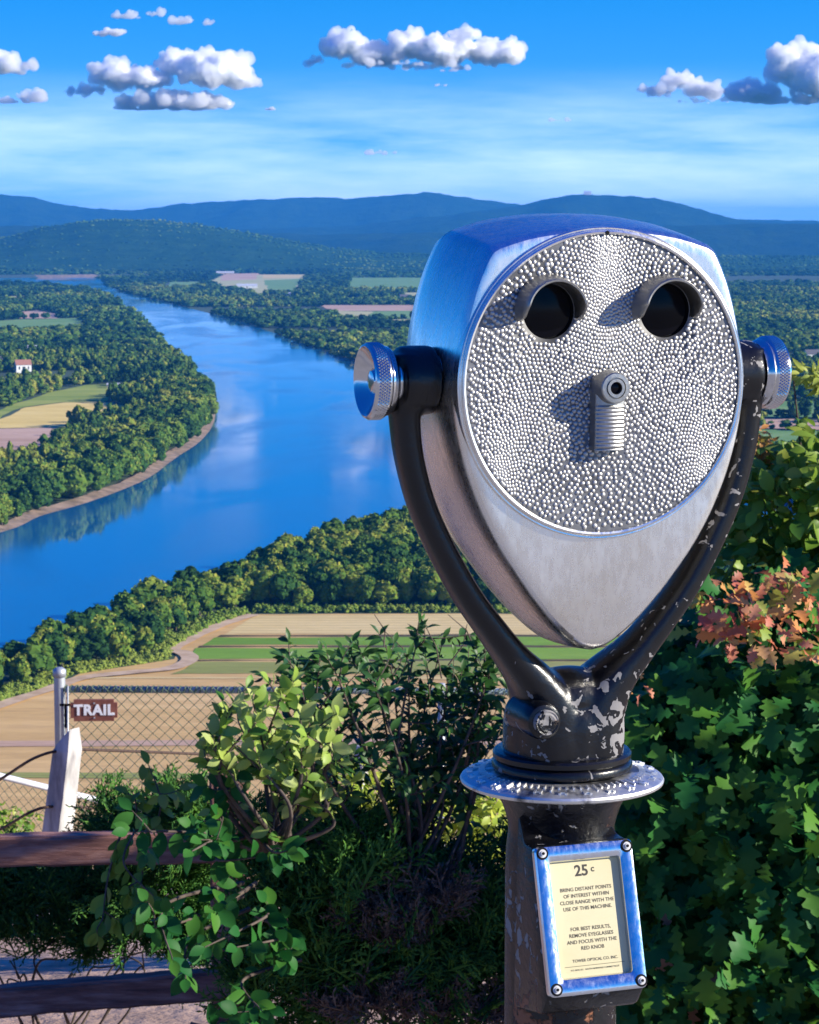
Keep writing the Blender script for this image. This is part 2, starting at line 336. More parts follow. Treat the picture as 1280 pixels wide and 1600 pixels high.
fields = [
 ([(-420, 1240), (-120, 1140), (0, 1099), (80, 1073), (120, 1053), (200, 1040), (268, 1030), (272, 1014), (330, 981), (395, 959), (560, 959), (760, 960), (1000, 962), (1500, 968), (2000, 1060), (3400, 1400), (3400, 1500), (-900, 1500)], tan_m, .10),
 ([(398, 961), (760, 961), (1480, 966), (1500, 992), (345, 992)], tan2_m, .15),
 ([(345, 992), (1500, 993), (1500, 996), (336, 996)], dark_m, .15),
 ([(336, 996), (1500, 996), (1500, 1009), (312, 1009)], green_m, .15),
 ([(312, 1009), (1500, 1009), (1500, 1012.5), (306, 1012.5)], dark_m, .15),
 ([(306, 1012.5), (1500, 1012.5), (1500, 1031), (290, 1031), (296, 1022)], green_m, .15),
 ([(300, 1031), (1500, 1031), (1500, 1034), (300, 1034)], dark_m, .15),
 ([(300, 1034), (1500, 1034), (1500, 1054), (262, 1054), (285, 1046)], olive_m, .15),
 ([(150, 1058), (1500, 1057), (1500, 1062), (130, 1062)], tan2_m, .15),
 ([(-500, 1206), (1700, 1216), (1700, 1224), (-500, 1214)], olive_m, .15),
 ([(-500, 1160), (1700, 1150), (1700, 1158), (-500, 1172)], pink_m, .15),
 ([(-60, 668), (0, 655), (35, 637), (100, 629), (165, 628), (218, 638), (202, 652), (150, 661), (100, 668), (0, 670)], wheat_m, .20),
 ([(-60, 668), (0, 670), (100, 668), (160, 675), (110, 690), (60, 715), (20, 728), (-60, 740)], pink_m, .15),
 ([(-40, 655), (20, 632), (80, 612), (130, 602), (192, 599), (196, 612), (165, 628), (100, 629), (35, 637), (0, 655)], mead_m, .15),
 ([(32, 487), (62, 485), (88, 490), (92, 498), (32, 498)], pink_m, .2),
 ([(-30, 503), (32, 499), (128, 497), (138, 514), (70, 519), (-30, 522)], fgreen_m, .15),
 ([(55, 551), (110, 548), (172, 546), (174, 554), (120, 558)], pale_m, .15),
 ([(-60, 387), (50, 388), (78, 394), (92, 403), (-60, 404)], pale_m, .9),
 ([(322, 440), (345, 431), (402, 429), (478, 429), (462, 458), (402, 462), (352, 450)], pale_m, .15),
 ([(345, 428), (405, 427), (402, 437), (344, 439)], pink_m, .25),
 ([(405, 429), (480, 430), (475, 434), (405, 435)], tan2_m, .25),
 ([(412, 438), (470, 436), (464, 456), (420, 459)], fgreen_m, .25),
 ([(545, 434), (668, 434), (690, 455), (545, 455)], fgreen_m, .15),
 ([(500, 477), (660, 477), (664, 486), (508, 486)], pink_m, .15),
 ([(580, 487), (690, 485), (690, 497), (573, 500)], fgreen_m, .15),
 ([(530, 486), (580, 487), (573, 500), (560, 506), (520, 496)], pale_m, .15),
 ([(600, 500), (690, 498), (700, 507), (600, 510)], pale_m, .15),
 ([(1165, 627), (1330, 627), (1330, 653), (1150, 653)], fgreen_m, .15),
 ([(1150, 654), (1266, 656), (1330, 664), (1330, 674), (1150, 669)], pink_m, .2),
 ([(1150, 671), (1330, 675), (1330, 700), (1140, 700)], fgreen_m, .15),
 ([(1235, 402), (1330, 402), (1330, 409), (1235, 409)], pale_m, .15),
 ([(262, 441), (318, 440), (300, 449), (255, 449)], fgreen_m, .15),
 ([(600, 458), (668, 457), (690, 468), (640, 469)], pale_m, .15),
 ([(-40, 466), (40, 462), (60, 468), (-40, 474)], pale_m, .15),
 ([(60, 596), (110, 590), (122, 598), (80, 606)], mead_m, .15),
 ([(1180, 560), (1260, 556), (1330, 562), (1330, 572), (1180, 572)], fgreen_m, .15),
]
FIELDS2 = []
for i, (px, mt_, z) in enumerate(fields):
    sheet('field', px, mt_, z + i * .012)
    FIELDS2.append([(gnd(x, y).x, gnd(x, y).y) for x, y in px])
def strip(line, w, mat, z, name):
    P = catmull([np.array((gnd(x, y).x, gnd(x, y).y)) for x, y in line], 6); V = []
    for i, q in enumerate(P):
        d = P[min(i + 1, len(P) - 1)] - P[max(i - 1, 0)]; d /= np.linalg.norm(d); nn = np.array((-d[1], d[0])); ww = w * (1 + .2 * vnoise(q[0], q[1], 12, 8))
        V += [(*(q + nn * ww), z), (*(q - nn * ww), z)]
    return tag(mesh_np(name, V, np.array([(2 * i, 2 * i + 1, 2 * i + 3, 2 * i + 2) for i in range(len(P) - 1)]), mat), kind='structure')
strip([(-300, 1225), (-120, 1150), (0, 1104), (80, 1078), (130, 1061), (200, 1053), (262, 1047), (290, 1038), (297, 1029), (285, 1021), (268, 1017), (290, 1003), (330, 984), (365, 971), (397, 962)], 3.2, road_m, .62, 'dirt_road')

# hills and distant ridges: heightfields in polar columns
def ridge(name, prof, D, width, mat, nz=2.4, back=1.6, rows=26, x0=-2602, x1=3902, step=8):
    V = []; cols = np.arange(x0, x1 + 1, step)
    top = np.interp(cols, [a for a, b in prof], [b for a, b in prof])
    for j in range(rows):
        u = -1 + (1 + back) * j / (rows - 1)              # -1 front foot .. 0 crest .. back
        d = D + u * width
        for i, c in enumerate(cols):
            r = ray(c, 355); Hc = (355 - top[i]) / F * D + CAMZ
            k = cos(min(1, abs(u)) * pi / 2) ** 1.3 if u < 0 else max(0, 1 - u / back) ** .8
            x = r.x / r.y * d
            h = Hc * k
            nn = noise.fractal(Vector((x / (width * .35), d / (width * .5), D * .001)), 1.0, 2.1, 5)
            if j: h += nz * nn * 0.14 * Hc * min(1, abs(u) * 2.2 + .05) * (k ** .4 if k > 0 else 0)
            if k > .1: h += 9 * noise.fractal(Vector((x / 90., d / 200., 1)), .9, 2.1, 4) * (D / 20000)
            V.append((x, d, max(h, -1) if 0 < j < rows - 1 else -1))
    n = len(cols)
    Q = [(j * n + i, j * n + i + 1, (j + 1) * n + i + 1, (j + 1) * n + i) for j in range(rows - 1) for i in range(n - 1)]
    return tag(mesh_np(name, V, np.array(Q), mat), kind='structure')
def hill_mat(name, c0, c1, s):
    m, t, p = base_mat(name, c0, .95); p.inputs['Specular IOR Level'].default_value = .05
    L(t, ramp(t, tnoise(t, s, 9, .7), [(.35, c0), (.65, c1)]), p.inputs['Base Color']); bump(t, p, tnoise(t, s * 2, 9, .75), 110); return m
hm = hill_mat('wooded_ridge', (.012, .04, .015), (.035, .075, .025), .004)
ridge('hills', [(-300, 312), (-60, 303), (0, 304), (40, 306), (90, 316), (150, 325), (200, 329), (240, 325), (280, 318), (330, 317), (400, 313), (450, 311), (520, 311), (570, 313), (620, 307), (660, 306), (730, 310), (790, 317), (850, 325), (950, 335), (1100, 342), (1300, 345), (1600, 343)], 20500, 2600, hm)
ridge('hills', [(-300, 360), (300, 360), (560, 352), (700, 338), (790, 322), (810, 319), (850, 310), (900, 303), (950, 304), (1020, 310), (1080, 325), (1130, 338), (1160, 345), (1230, 350), (1600, 352)], 17500, 2300, hm)
ridge('hills', [(-300, 352), (60, 352), (140, 356), (300, 362), (380, 364), (500, 366), (700, 362), (900, 358), (1100, 352), (1180, 348), (1280, 350), (1600, 350)], 14000, 1500, hm)
HILL = [(-300, 392), (-60, 380), (0, 372), (60, 358), (120, 347), (170, 343), (250, 345), (310, 351), (380, 362), (450, 376), (520, 388), (600, 396), (760, 400), (1600, 401)]
hill_o = ridge('hills', HILL, 10400, 1500, hill_mat('wooded_hill', (.02, .075, .02), (.05, .13, .035), .01), nz=.7)

# ================================================================== haze: an even volume of air
hz = bpy.data.materials.new('haze_air'); hz.use_nodes = True; t = hz.node_tree; t.nodes.clear()
ho = N(t, 'ShaderNodeOutputMaterial'); pv = N(t, 'ShaderNodeVolumePrincipled'); pv.inputs['Density'].default_value = 3.6e-5
pv.inputs['Color'].default_value = (.05, .38, 1.0, 1); pv.inputs['Anisotropy'].default_value = .0; L(t, pv.outputs[0], ho.inputs['Volume'])
bm = bmesh.new(); box(bm, -31000, 31000, -6500, 41000, -2.5, 480); hb = obj_bm('haze', bm, hz); tag(hb, kind='stuff')

# ================================================================== trees
crown_m = crown_mat('broadleaf_crown', [(.012, .04, .014), (.034, .092, .018), (.085, .16, .022), (.18, .235, .032), (.30, .30, .05)])
trunk_m = noisy_mat('tree_bark', (.06, .045, .035), (.14, .11, .085), 3, .95)
I1 = ico(1); I2 = ico(2)
def crown(r, nl, sub, ncard, card, H=15.0, Wd=5.5, base=.22):
    """crown of overlapping lumps with leaf clumps standing off it; unit in metres, foot at 0"""
    a = Acc(); lv, lt = (I2 if sub == 2 else I1)
    cs = []
    for k in range(nl):
        if nl == 1: c = np.array([0, 0, H * .55]); rad = np.array([Wd, Wd, H * .46])
        else:
            z = H * (base + .12 + (.95 - base - .2) * (k + .3 * r.random()) / nl); q = (z / H - base) / (1 - base)
            e = Wd * .62 * max(.12, sin(min(1, q * .85 + .22) * pi) ** .7); th = k * 2.4 + r.random()
            c = np.array([e * cos(th), e * sin(th), z]); s = Wd * (.40 + .22 * r.random()) * (1 if q < .7 else .85); rad = np.array([s, s, s * (.75 + .4 * r.random())])
        ph = r.random(3) * 9
        dsp = 1 + .16 * np.sin(lv[:, 0] * 5 + ph[0]) * np.sin(lv[:, 1] * 5 + ph[1]) + .14 * np.sin(lv[:, 2] * 6 + ph[2]) + .10 * (r.random(len(lv)) - .5)
        a.add(c + lv * rad * dsp[:, None], T=lt, tint=.28 + .25 * r.random()); cs.append((c, rad))
    if ncard:
        ci = r.integers(0, len(cs), ncard); u = r.normal(size=(ncard, 3)); u /= np.linalg.norm(u, axis=1)[:, None]; u[:, 2] = np.where(u[:, 2] < -.35, -u[:, 2], u[:, 2])
        C = np.array([cs[i][0] for i in ci]); Rr = np.array([cs[i][1] for i in ci])
        pos = C + u * Rr * (.95 + .22 * r.random(ncard))[:, None]
        nn = u + .55 * r.normal(size=(ncard, 3)); R = frames(np.cross(nn, r.normal(size=(ncard, 3))), nn)
        tv = np.array([(-.5, -.5, 0), (.5, -.38, .06), (.55, .45, 0), (-.1, .6, .1), (-.55, .3, 0)]); tf = np.array([[0, 1, 2], [0, 2, 3], [0, 3, 4]])
        V, T = scatter(tv, tf, R, pos, card * (.55 + .8 * r.random(ncard)))
        a.add(V, T=T, tint=np.repeat(np.clip(.33 + .42 * r.random(ncard), 0, 1), 5))
    return np.concatenate(a.V), np.concatenate(a.T), np.concatenate(a.t)
NV = 10
r0 = np.random.default_rng(3)
HI = [crown(r0, 11, 2, 330, 1.25, 14 + 4 * r0.random(), 4.6 + 1.3 * r0.random()) for _ in range(NV)]
MID = [crown(r0, 3 + i % 4, 2, 90, 1.7, 12 + 5 * r0.random(), 4.2 + 2.4 * r0.random(), .05 + .15 * r0.random()) for i in range(12)]
LO = [crown(r0, 1 + i % 3, 2 if i % 3 == 0 else 1, 16, 3.2, 10 + 6 * r0.random(), 5 + 3 * r0.random(), .05) for i in range(10)]
LO2 = [crown(r0, 1, 1, 0, 1, 1, .5) for _ in range(4)]

# where trees may stand
OPEN = [RIV2] + FIELDS2
def blocked(x, y, grow=0.0):
    b = np.zeros(len(x), bool)
    for P in OPEN: b |= inpoly(P, x, y)
    return b
def wedge(d0, d1, s, jit=.42, lo=-250, hi=1530):
    tx0 = (lo - 640) / F; tx1 = (hi - 640) / F
    Y = np.arange(d0, d1, s); X = np.arange(tx0 * d1, tx1 * d1, s); gx, gy = np.meshgrid(X, Y); gx = gx.ravel() + rng.uniform(-jit, jit, gx.size) * s; gy = gy.ravel() + rng.uniform(-jit, jit, gy.size) * s
    k = (gx > tx0 * gy) & (gx < tx1 * gy) & (gy >= d0) & (gy < d1); gx, gy = gx[k], gy[k]
    k = ~blocked(gx, gy); return gx[k], gy[k]
WOODN = (835, 1340)
# near wood between river and ploughed land
x, y = wedge(560, 1330, 7.6)
pos = np.stack([x, y], 1)
# keep a margin to the road and the field edge: shrubs only there
RD = np.array([(gnd(a, b).x, gnd(a, b).y) for a, b in [(-300, 1225), (-120, 1150), (0, 1100), (40, 1086), (80, 1073), (120, 1054), (160, 1049), (200, 1043), (235, 1040), (268, 1032), (272, 1014), (300, 997), (330, 981), (360, 970), (395, 959), (480, 958), (560, 958), (650, 958), (760, 958), (900, 959), (1000, 960), (1250, 964), (1500, 966)]])
def segdist(P, L_):
    d = np.full(len(P), 1e9)
    for a, b in zip(L_[:-1], L_[1:]):
        ab = b - a; t_ = np.clip(((P - a) @ ab) / (ab @ ab), 0, 1); d = np.minimum(d, np.linalg.norm(P - (a + t_[:, None] * ab), axis=1))
    return d
dist = segdist(pos, RD)
riv = np.array(RIV2 + RIV2[:1]); rd = segdist(pos, riv)
ok = (dist > 9) & (rd > 4) & (y > 560)
near = pos[ok]; order = np.argsort(near[:, 1]); near = near[order]
# the trees nearest the camera that the frame shows are things of their own
pxs = 640 + near[:, 0] / near[:, 1] * F
vis = (pxs > -20) & (pxs < 700)
ind = np.where(vis)[0][:290]; rest = np.setdiff1d(np.arange(len(near)), ind)
hi_mesh = []
for V_, T_, c_ in HI:
    for v in range(3):
        o = mesh_np('crown', V_, [T_], crown_m, smooth=False, tint=np.clip(c_ * (.72 + .22 * v) + (v - 1) * .14, 0, 1)); hi_mesh.append(o.data); bpy.data.objects.remove(o)
trunkV, trunkQ = tube_np([(0, 0, -.3), (.05, 0, 2.5), (.2, .1, 6), (.1, .2, 10)], [.42, .33, .24, .1], 7)
tr_o = mesh_np('trunk', trunkV, [trunkQ], trunk_m); trunk_mesh = tr_o.data; bpy.data.objects.remove(tr_o)
for k, i in enumerate(ind):
    px, py = near[i]
    e = thing('tree', 'broadleaf tree in the dense wood between the near river bank and the ploughed fields', 'tree', (px, py, 0), random.uniform(0, 6.28), 'broadleaf trees at the front of the wood beside the dirt road')
    s = random.uniform(.62, 1.08); e.scale = (s * random.uniform(.9, 1.15), s * random.uniform(.9, 1.15), s)
    c = bpy.data.objects.new('crown', hi_mesh[random.randrange(len(hi_mesh))]); COL.objects.link(c); c.parent = e
    c = bpy.data.objects.new('trunk', trunk_mesh); COL.objects.link(c); c.parent = e
acc = Acc()
def put(variants, X, Y, Z, sc, r, sz=None, tb=None):
    vi = r.integers(0, len(variants), len(X))
    for v in range(len(variants)):
        k = np.where(vi == v)[0]
        if not len(k): continue
        TV, TT, tc_ = variants[v]; th = r.uniform(0, 6.28, len(k)); R = np.zeros((len(k), 3, 3)); R[:, 0, 0] = np.cos(th); R[:, 0, 1] = -np.sin(th); R[:, 1, 0] = np.sin(th); R[:, 1, 1] = np.cos(th); R[:, 2, 2] = 1
        s = sc[k]; s3 = np.stack([s, s, s if sz is None else sz[k]], 1)
        V, T = scatter(TV, TT, R, np.stack([X[k], Y[k], Z[k]], 1), s3)
        pt = np.array([vnoise(a_, b_, 55 + b_ * .02, 12) for a_, b_ in zip(X[k], Y[k])]) * .45
        tt = np.clip(tc_[None] + pt[:, None] + (r.normal(size=len(k)) * .16 if tb is None else tb[k])[:, None], 0, 1).ravel()
        acc.add(V, T=T, tint=tt)
P = near[rest]; cut = P[:, 1] < 1400; P = P[cut]
put(HI[:6], P[:, 0], P[:, 1], np.zeros(len(P)), rng.uniform(.65, 1.1, len(P)), rng)
wood1 = acc.build('woodland', crown_m, smooth=False); tag(wood1, 'rest of the dense broadleaf wood along the near river bank, behind its front trees', 'woodland', kind='stuff')
print('near trees', len(near), 'ind', len(ind), near[ind[-1]])
# grassy shrub verge between wood and road
acc = Acc(); n = 1500
seg = rng.integers(0, len(RD) - 1, n * 2); tt = rng.random(n * 2); q = RD[seg] + (RD[seg + 1] - RD[seg]) * tt[:, None]
dd = RD[seg + 1] - RD[seg]; nn = np.stack([-dd[:, 1], dd[:, 0]], 1) / np.linalg.norm(dd, axis=1)[:, None]
q = q + nn * (1.5 + rng.exponential(4.5, n * 2))[:, None]; k = ~blocked(q[:, 0], q[:, 1]); q = q[k]
put(MID[:4], q[:, 0], q[:, 1], np.full(len(q), -.3), rng.uniform(.05, .34, len(q)), rng, sz=rng.uniform(.04, .26, len(q)), tb=rng.uniform(.15, .5, len(q)))
verge_m = crown_mat('verge_scrub', [(.03, .07, .012), (.07, .15, .02), (.13, .24, .03), (.20, .30, .05), (.28, .34, .06)])
tag(acc.build('scrub', verge_m, smooth=False), 'low bright green scrub between the wood and the dirt road', 'scrub', kind='stuff')
# woods across the river, near and middle distance
acc = Acc()
x, y = wedge(1335, 3000, 11.0); P = np.stack([x, y], 1); k = segdist(P, riv) > 3.5; x, y = x[k], y[k]
den = np.array([vnoise(a, b, 160, 5) for a, b in zip(x, y)]); k = (den > -.30) | (segdist(np.stack([x, y], 1), riv) < 60); x, y = x[k], y[k]
kn = y < 2150
nb_ = (segdist(np.stack([x, y], 1), riv) < 45) & (y < 2300)
put(HI[4:], x[nb_], y[nb_], np.zeros(nb_.sum()), rng.uniform(.95, 1.4, nb_.sum()), rng)
x, y = x[~nb_], y[~nb_]; put(MID, x, y, np.zeros(len(x)), rng.uniform(.6, 1.3, len(x)), rng, sz=rng.uniform(.5, 1.3, len(x)))
tag(acc.build('woodland', crown_m, smooth=False), 'green broadleaf woodland lining both banks in the middle of the valley', 'woodland', kind='stuff')
print('mid trees', len(x))
acc = Acc()
x, y = wedge(3000, 6200, 15.0)
den = np.array([vnoise(a, b, 420, 6) for a, b in zip(x, y)]); k = den > -.22; x, y = x[k], y[k]
put(LO, x, y, np.zeros(len(x)), rng.uniform(.8, 1.4, len(x)), rng, sz=rng.uniform(.4, 1.0, len(x)), tb=rng.uniform(-.35, .15, len(x)) + .18 * np.array([vnoise(a, b, 300, 9) for a, b in zip(x, y)]))
print('far trees', len(x))
x, y = wedge(6200, 11500, 34.0)
den = np.array([vnoise(a, b, 800, 7) for a, b in zip(x, y)]); k = den > -.30; x, y = x[k], y[k]
put(LO, x, y, np.full(len(x), -2.), rng.uniform(1.3, 2.2, len(x)), rng, sz=rng.uniform(.35, .95, len(x)), tb=rng.uniform(-.4, 0, len(x)))
print('farther', len(x))
tag(acc.build('woodland', crown_m, smooth=False), 'distant blue green woodland spread over the far valley floor', 'woodland', kind='stuff')
# woodland either side of the photograph's frame
acc = Acc()
for d0, d1, sp_, k_, hz_ in ((600, 1335, 12, 1.0, 1.1), (1335, 3000, 18, 1.5, 1.1), (3000, 6200, 36, 2.6, 1.0), (6200, 12500, 75, 5.0, 1.0)):
    x, y = wedge(d0, d1, sp_, lo=-2200, hi=3400); pxx = 640 + x / y * F; P = np.stack([x, y], 1)
    k = ((pxx < -250) | (pxx > 1530)) & (segdist(P, riv) > 5); x, y = x[k], y[k]
    den = np.array([vnoise(a, b, 100 + d0 * .06, 6) for a, b in zip(x, y)]); k = den > -.25; x, y = x[k], y[k]
    put(LO, x, y, np.zeros(len(x)), rng.uniform(.8, 1.3, len(x)) * k_, rng, sz=rng.uniform(.7, 1.3, len(x)) * hz_)
tag(acc.build('woodland', crown_m, smooth=False), 'woodland of the valley on both sides beyond the bends of the river', 'woodland', kind='stuff')
# tree clumps standing on the wooded hill
acc = Acc(); hv = np.empty(len(hill_o.data.vertices) * 3); hill_o.data.vertices.foreach_get('co', hv); hv = hv.reshape(-1, 3)
fr = hv[(hv[:, 1] < 10900) & (hv[:, 2] > 4) & (np.abs(hv[:, 0]) < 3600)]
k = rng.integers(0, len(fr), 9000); pp = fr[k] + np.stack([rng.uniform(-9, 9, 9000), np.zeros(9000), np.zeros(9000)], 1)
f2 = rng.random(9000) * 108 ; nb = np.clip(k + len(np.arange(-2602, 3903, 8)), 0, len(fr) - 1); hz2 = fr[nb, 2]; w2 = f2 / 108; okn = np.abs(fr[nb, 0] - fr[k, 0]) < 300; pp[:, 1] += f2; pp[:, 2] = np.where(okn, fr[k, 2] * (1 - w2) + hz2 * w2, fr[k, 2])
put(LO2, pp[:, 0], pp[:, 1], pp[:, 2] - 2, rng.uniform(8, 20, 9000), rng, sz=rng.uniform(5, 10, 9000), tb=rng.uniform(-.15, .12, 9000))
tag(acc.build('woodland', crown_m, smooth=False), 'dense dark woodland covering the rounded hill beyond the river bend', 'woodland', kind='stuff')

# ================================================================== farm buildings in the valley
white_m = noisy_mat('white_boards', (.72, .72, .70), (.82, .82, .80), 2, .7); red_m = noisy_mat('barn_red_boards', (.25, .06, .045), (.33, .09, .06), 2, .8)
roofg_m = noisy_mat('grey_metal_roof', (.42, .43, .45), (.56, .57, .60), .5, .5); roofd_m = noisy_mat('dark_shingle', (.07, .065, .07), (.13, .12, .12), 1, .9); tanw_m = noisy_mat('tan_siding', (.45, .36, .25), (.55, .45, .33), 2, .8)
pane_m, _, _ = base_mat('dark_window_pane', (.03, .04, .05), .1)
def house(name, label, cat, px, py, l, w, h, rh, rz, wm, rm, group=None):
    g = gnd(px, py); e = thing(name, label, cat, (g.x, g.y, 0), rz, group)
    bm = bmesh.new(); box(bm, -l / 2, l / 2, -w / 2, w / 2, 0, h)
    for s in (-1, 1):
        x_ = s * l / 2; a, b, c = [bm.verts.new(v) for v in ((x_, -w / 2, h), (x_, w / 2, h), (x_, 0, h + rh))]; bm.faces.new((a, b, c))
    obj_bm('wall', bm, wm, e)
    bm = bmesh.new(); o = .5; th = .25
    for s in (-1, 1):
        k = rh / (w / 2)
        v = [bm.verts.new(q) for q in ((-l / 2 - o, 0, h + rh + .05), (l / 2 + o, 0, h + rh + .05), (l / 2 + o, s * (w / 2 + o), h - k * o + .05), (-l / 2 - o, s * (w / 2 + o), h - k * o + .05),
             (-l / 2 - o, 0, h + rh + .05 + th), (l / 2 + o, 0, h + rh + .05 + th), (l / 2 + o, s * (w / 2 + o), h - k * o + .05 + th), (-l / 2 - o, s * (w / 2 + o), h - k * o + .05 + th))]
        for q in ((0, 1, 2, 3), (4, 7, 6, 5), (2, 6, 7, 3), (0, 3, 7, 4), (1, 5, 6, 2)): bm.faces.new([v[i] for i in q])
    obj_bm('roof', bm, rm, e)
    bm = bmesh.new(); box(bm, -1.6, 1.6, -w / 2 - .06, -w / 2 - .003, 0.003, h * .75); obj_bm('door', bm, pane_m, e)
    for s in (-1, 1):
        bm = bmesh.new(); box(bm, s * l * .3 - .8, s * l * .3 + .8, -w / 2 - .05, -w / 2 - .003, h * .4, h * .75); obj_bm('window', bm, pane_m, e)
house('barn', 'long white barn with pale roof in the field beyond the river', 'barn', 386, 450, 55, 16, 6, 5, .1, white_m, roofg_m)
house('barn', 'dark red barn just below the long white barn', 'barn', 381, 459, 26, 14, 6, 5, .5, red_m, roofg_m)
house('barn', 'grey roofed tobacco barn at the far edge of the field behind the long white barn', 'barn', 352, 429, 60, 14, 6, 5, .05, tanw_m, roofg_m)
house('barn', 'small pale shed at the tree line right of the hay field', 'barn', 455, 463, 26, 12, 5, 4, .3, white_m, roofg_m)
house('farmhouse', 'white farmhouse beside the far green field close to the viewer', 'house', 632, 470, 20, 12, 9, 5, .2, white_m, roofd_m)
house('farmhouse', 'white house among trees at the foot of the far hill', 'house', 517, 402, 26, 14, 12, 7, .4, white_m, roofd_m)
house('farmhouse', 'white house with red brown gable among the trees on the left bank', 'house', 36, 582, 17, 10, 9, 5, .4, white_m, noisy_mat('red_brown_roof', (.28, .12, .08), (.36, .17, .12), 1, .9))
house('farmhouse', 'dark roofed house in the trees at the left edge, beside the white one', 'house', 10, 574, 18, 10, 8, 5, .9, tanw_m, roofd_m)
house('farmhouse', 'pale house in the trees above the left bank orchard', 'house', 54, 556, 16, 9, 9, 4, .1, white_m, roofg_m)
house('barn', 'low flat shed at the edge of the yellow green meadow', 'barn', 188, 606, 26, 8, 3.2, 1.5, .05, tanw_m, roofg_m)
house('farmhouse', 'white house beyond the woods right of the viewer knob', 'house', 1270, 566, 20, 12, 10, 5, .3, white_m, roofd_m)
house('lookout_building', 'tiny white building on the highest ridge above the viewer', 'building', 918, 380, 1, 1, 1, 1, 0, white_m, roofg_m)
lo = [o for o in COL.objects if o.name.startswith('lookout')][0]; q = at(918, 304, 17350); lo.location = (q.x, q.y, q.z - 12); lo.scale = (26, 26, 16)

# ================================================================== clouds
cm = bpy.data.materials.new('cloud_vapour'); cm.use_nodes = True; t = cm.node_tree; p = t.nodes['Principled BSDF']
p.inputs['Base Color'].default_value = (.97, .97, .97, 1); p.inputs['Roughness'].default_value = 1; p.inputs['Specular IOR Level'].default_value = 0
p.inputs['Subsurface Weight'].default_value = 1; p.inputs['Subsurface Radius'].default_value = (1, 1, 1); p.inputs['Subsurface Scale'].default_value = 70
I4 = ico(3)
def vapour(name, d):
    m = bpy.data.materials.new(name); m.use_nodes = True; t = m.node_tree; t.nodes.clear(); o = N(t, 'ShaderNodeOutputMaterial'); v = N(t, 'ShaderNodeVolumePrincipled')
    v.inputs['Density'].default_value = d; v.inputs['Color'].default_value = (.99, .99, .99, 1); v.inputs['Anisotropy'].default_value = .3; L(t, v.outputs[0], o.inputs['Volume']); return m
vap_m = vapour('cloud_vapour_fringe', .026); vap2_m = vapour('thin_cloud_vapour', .045)
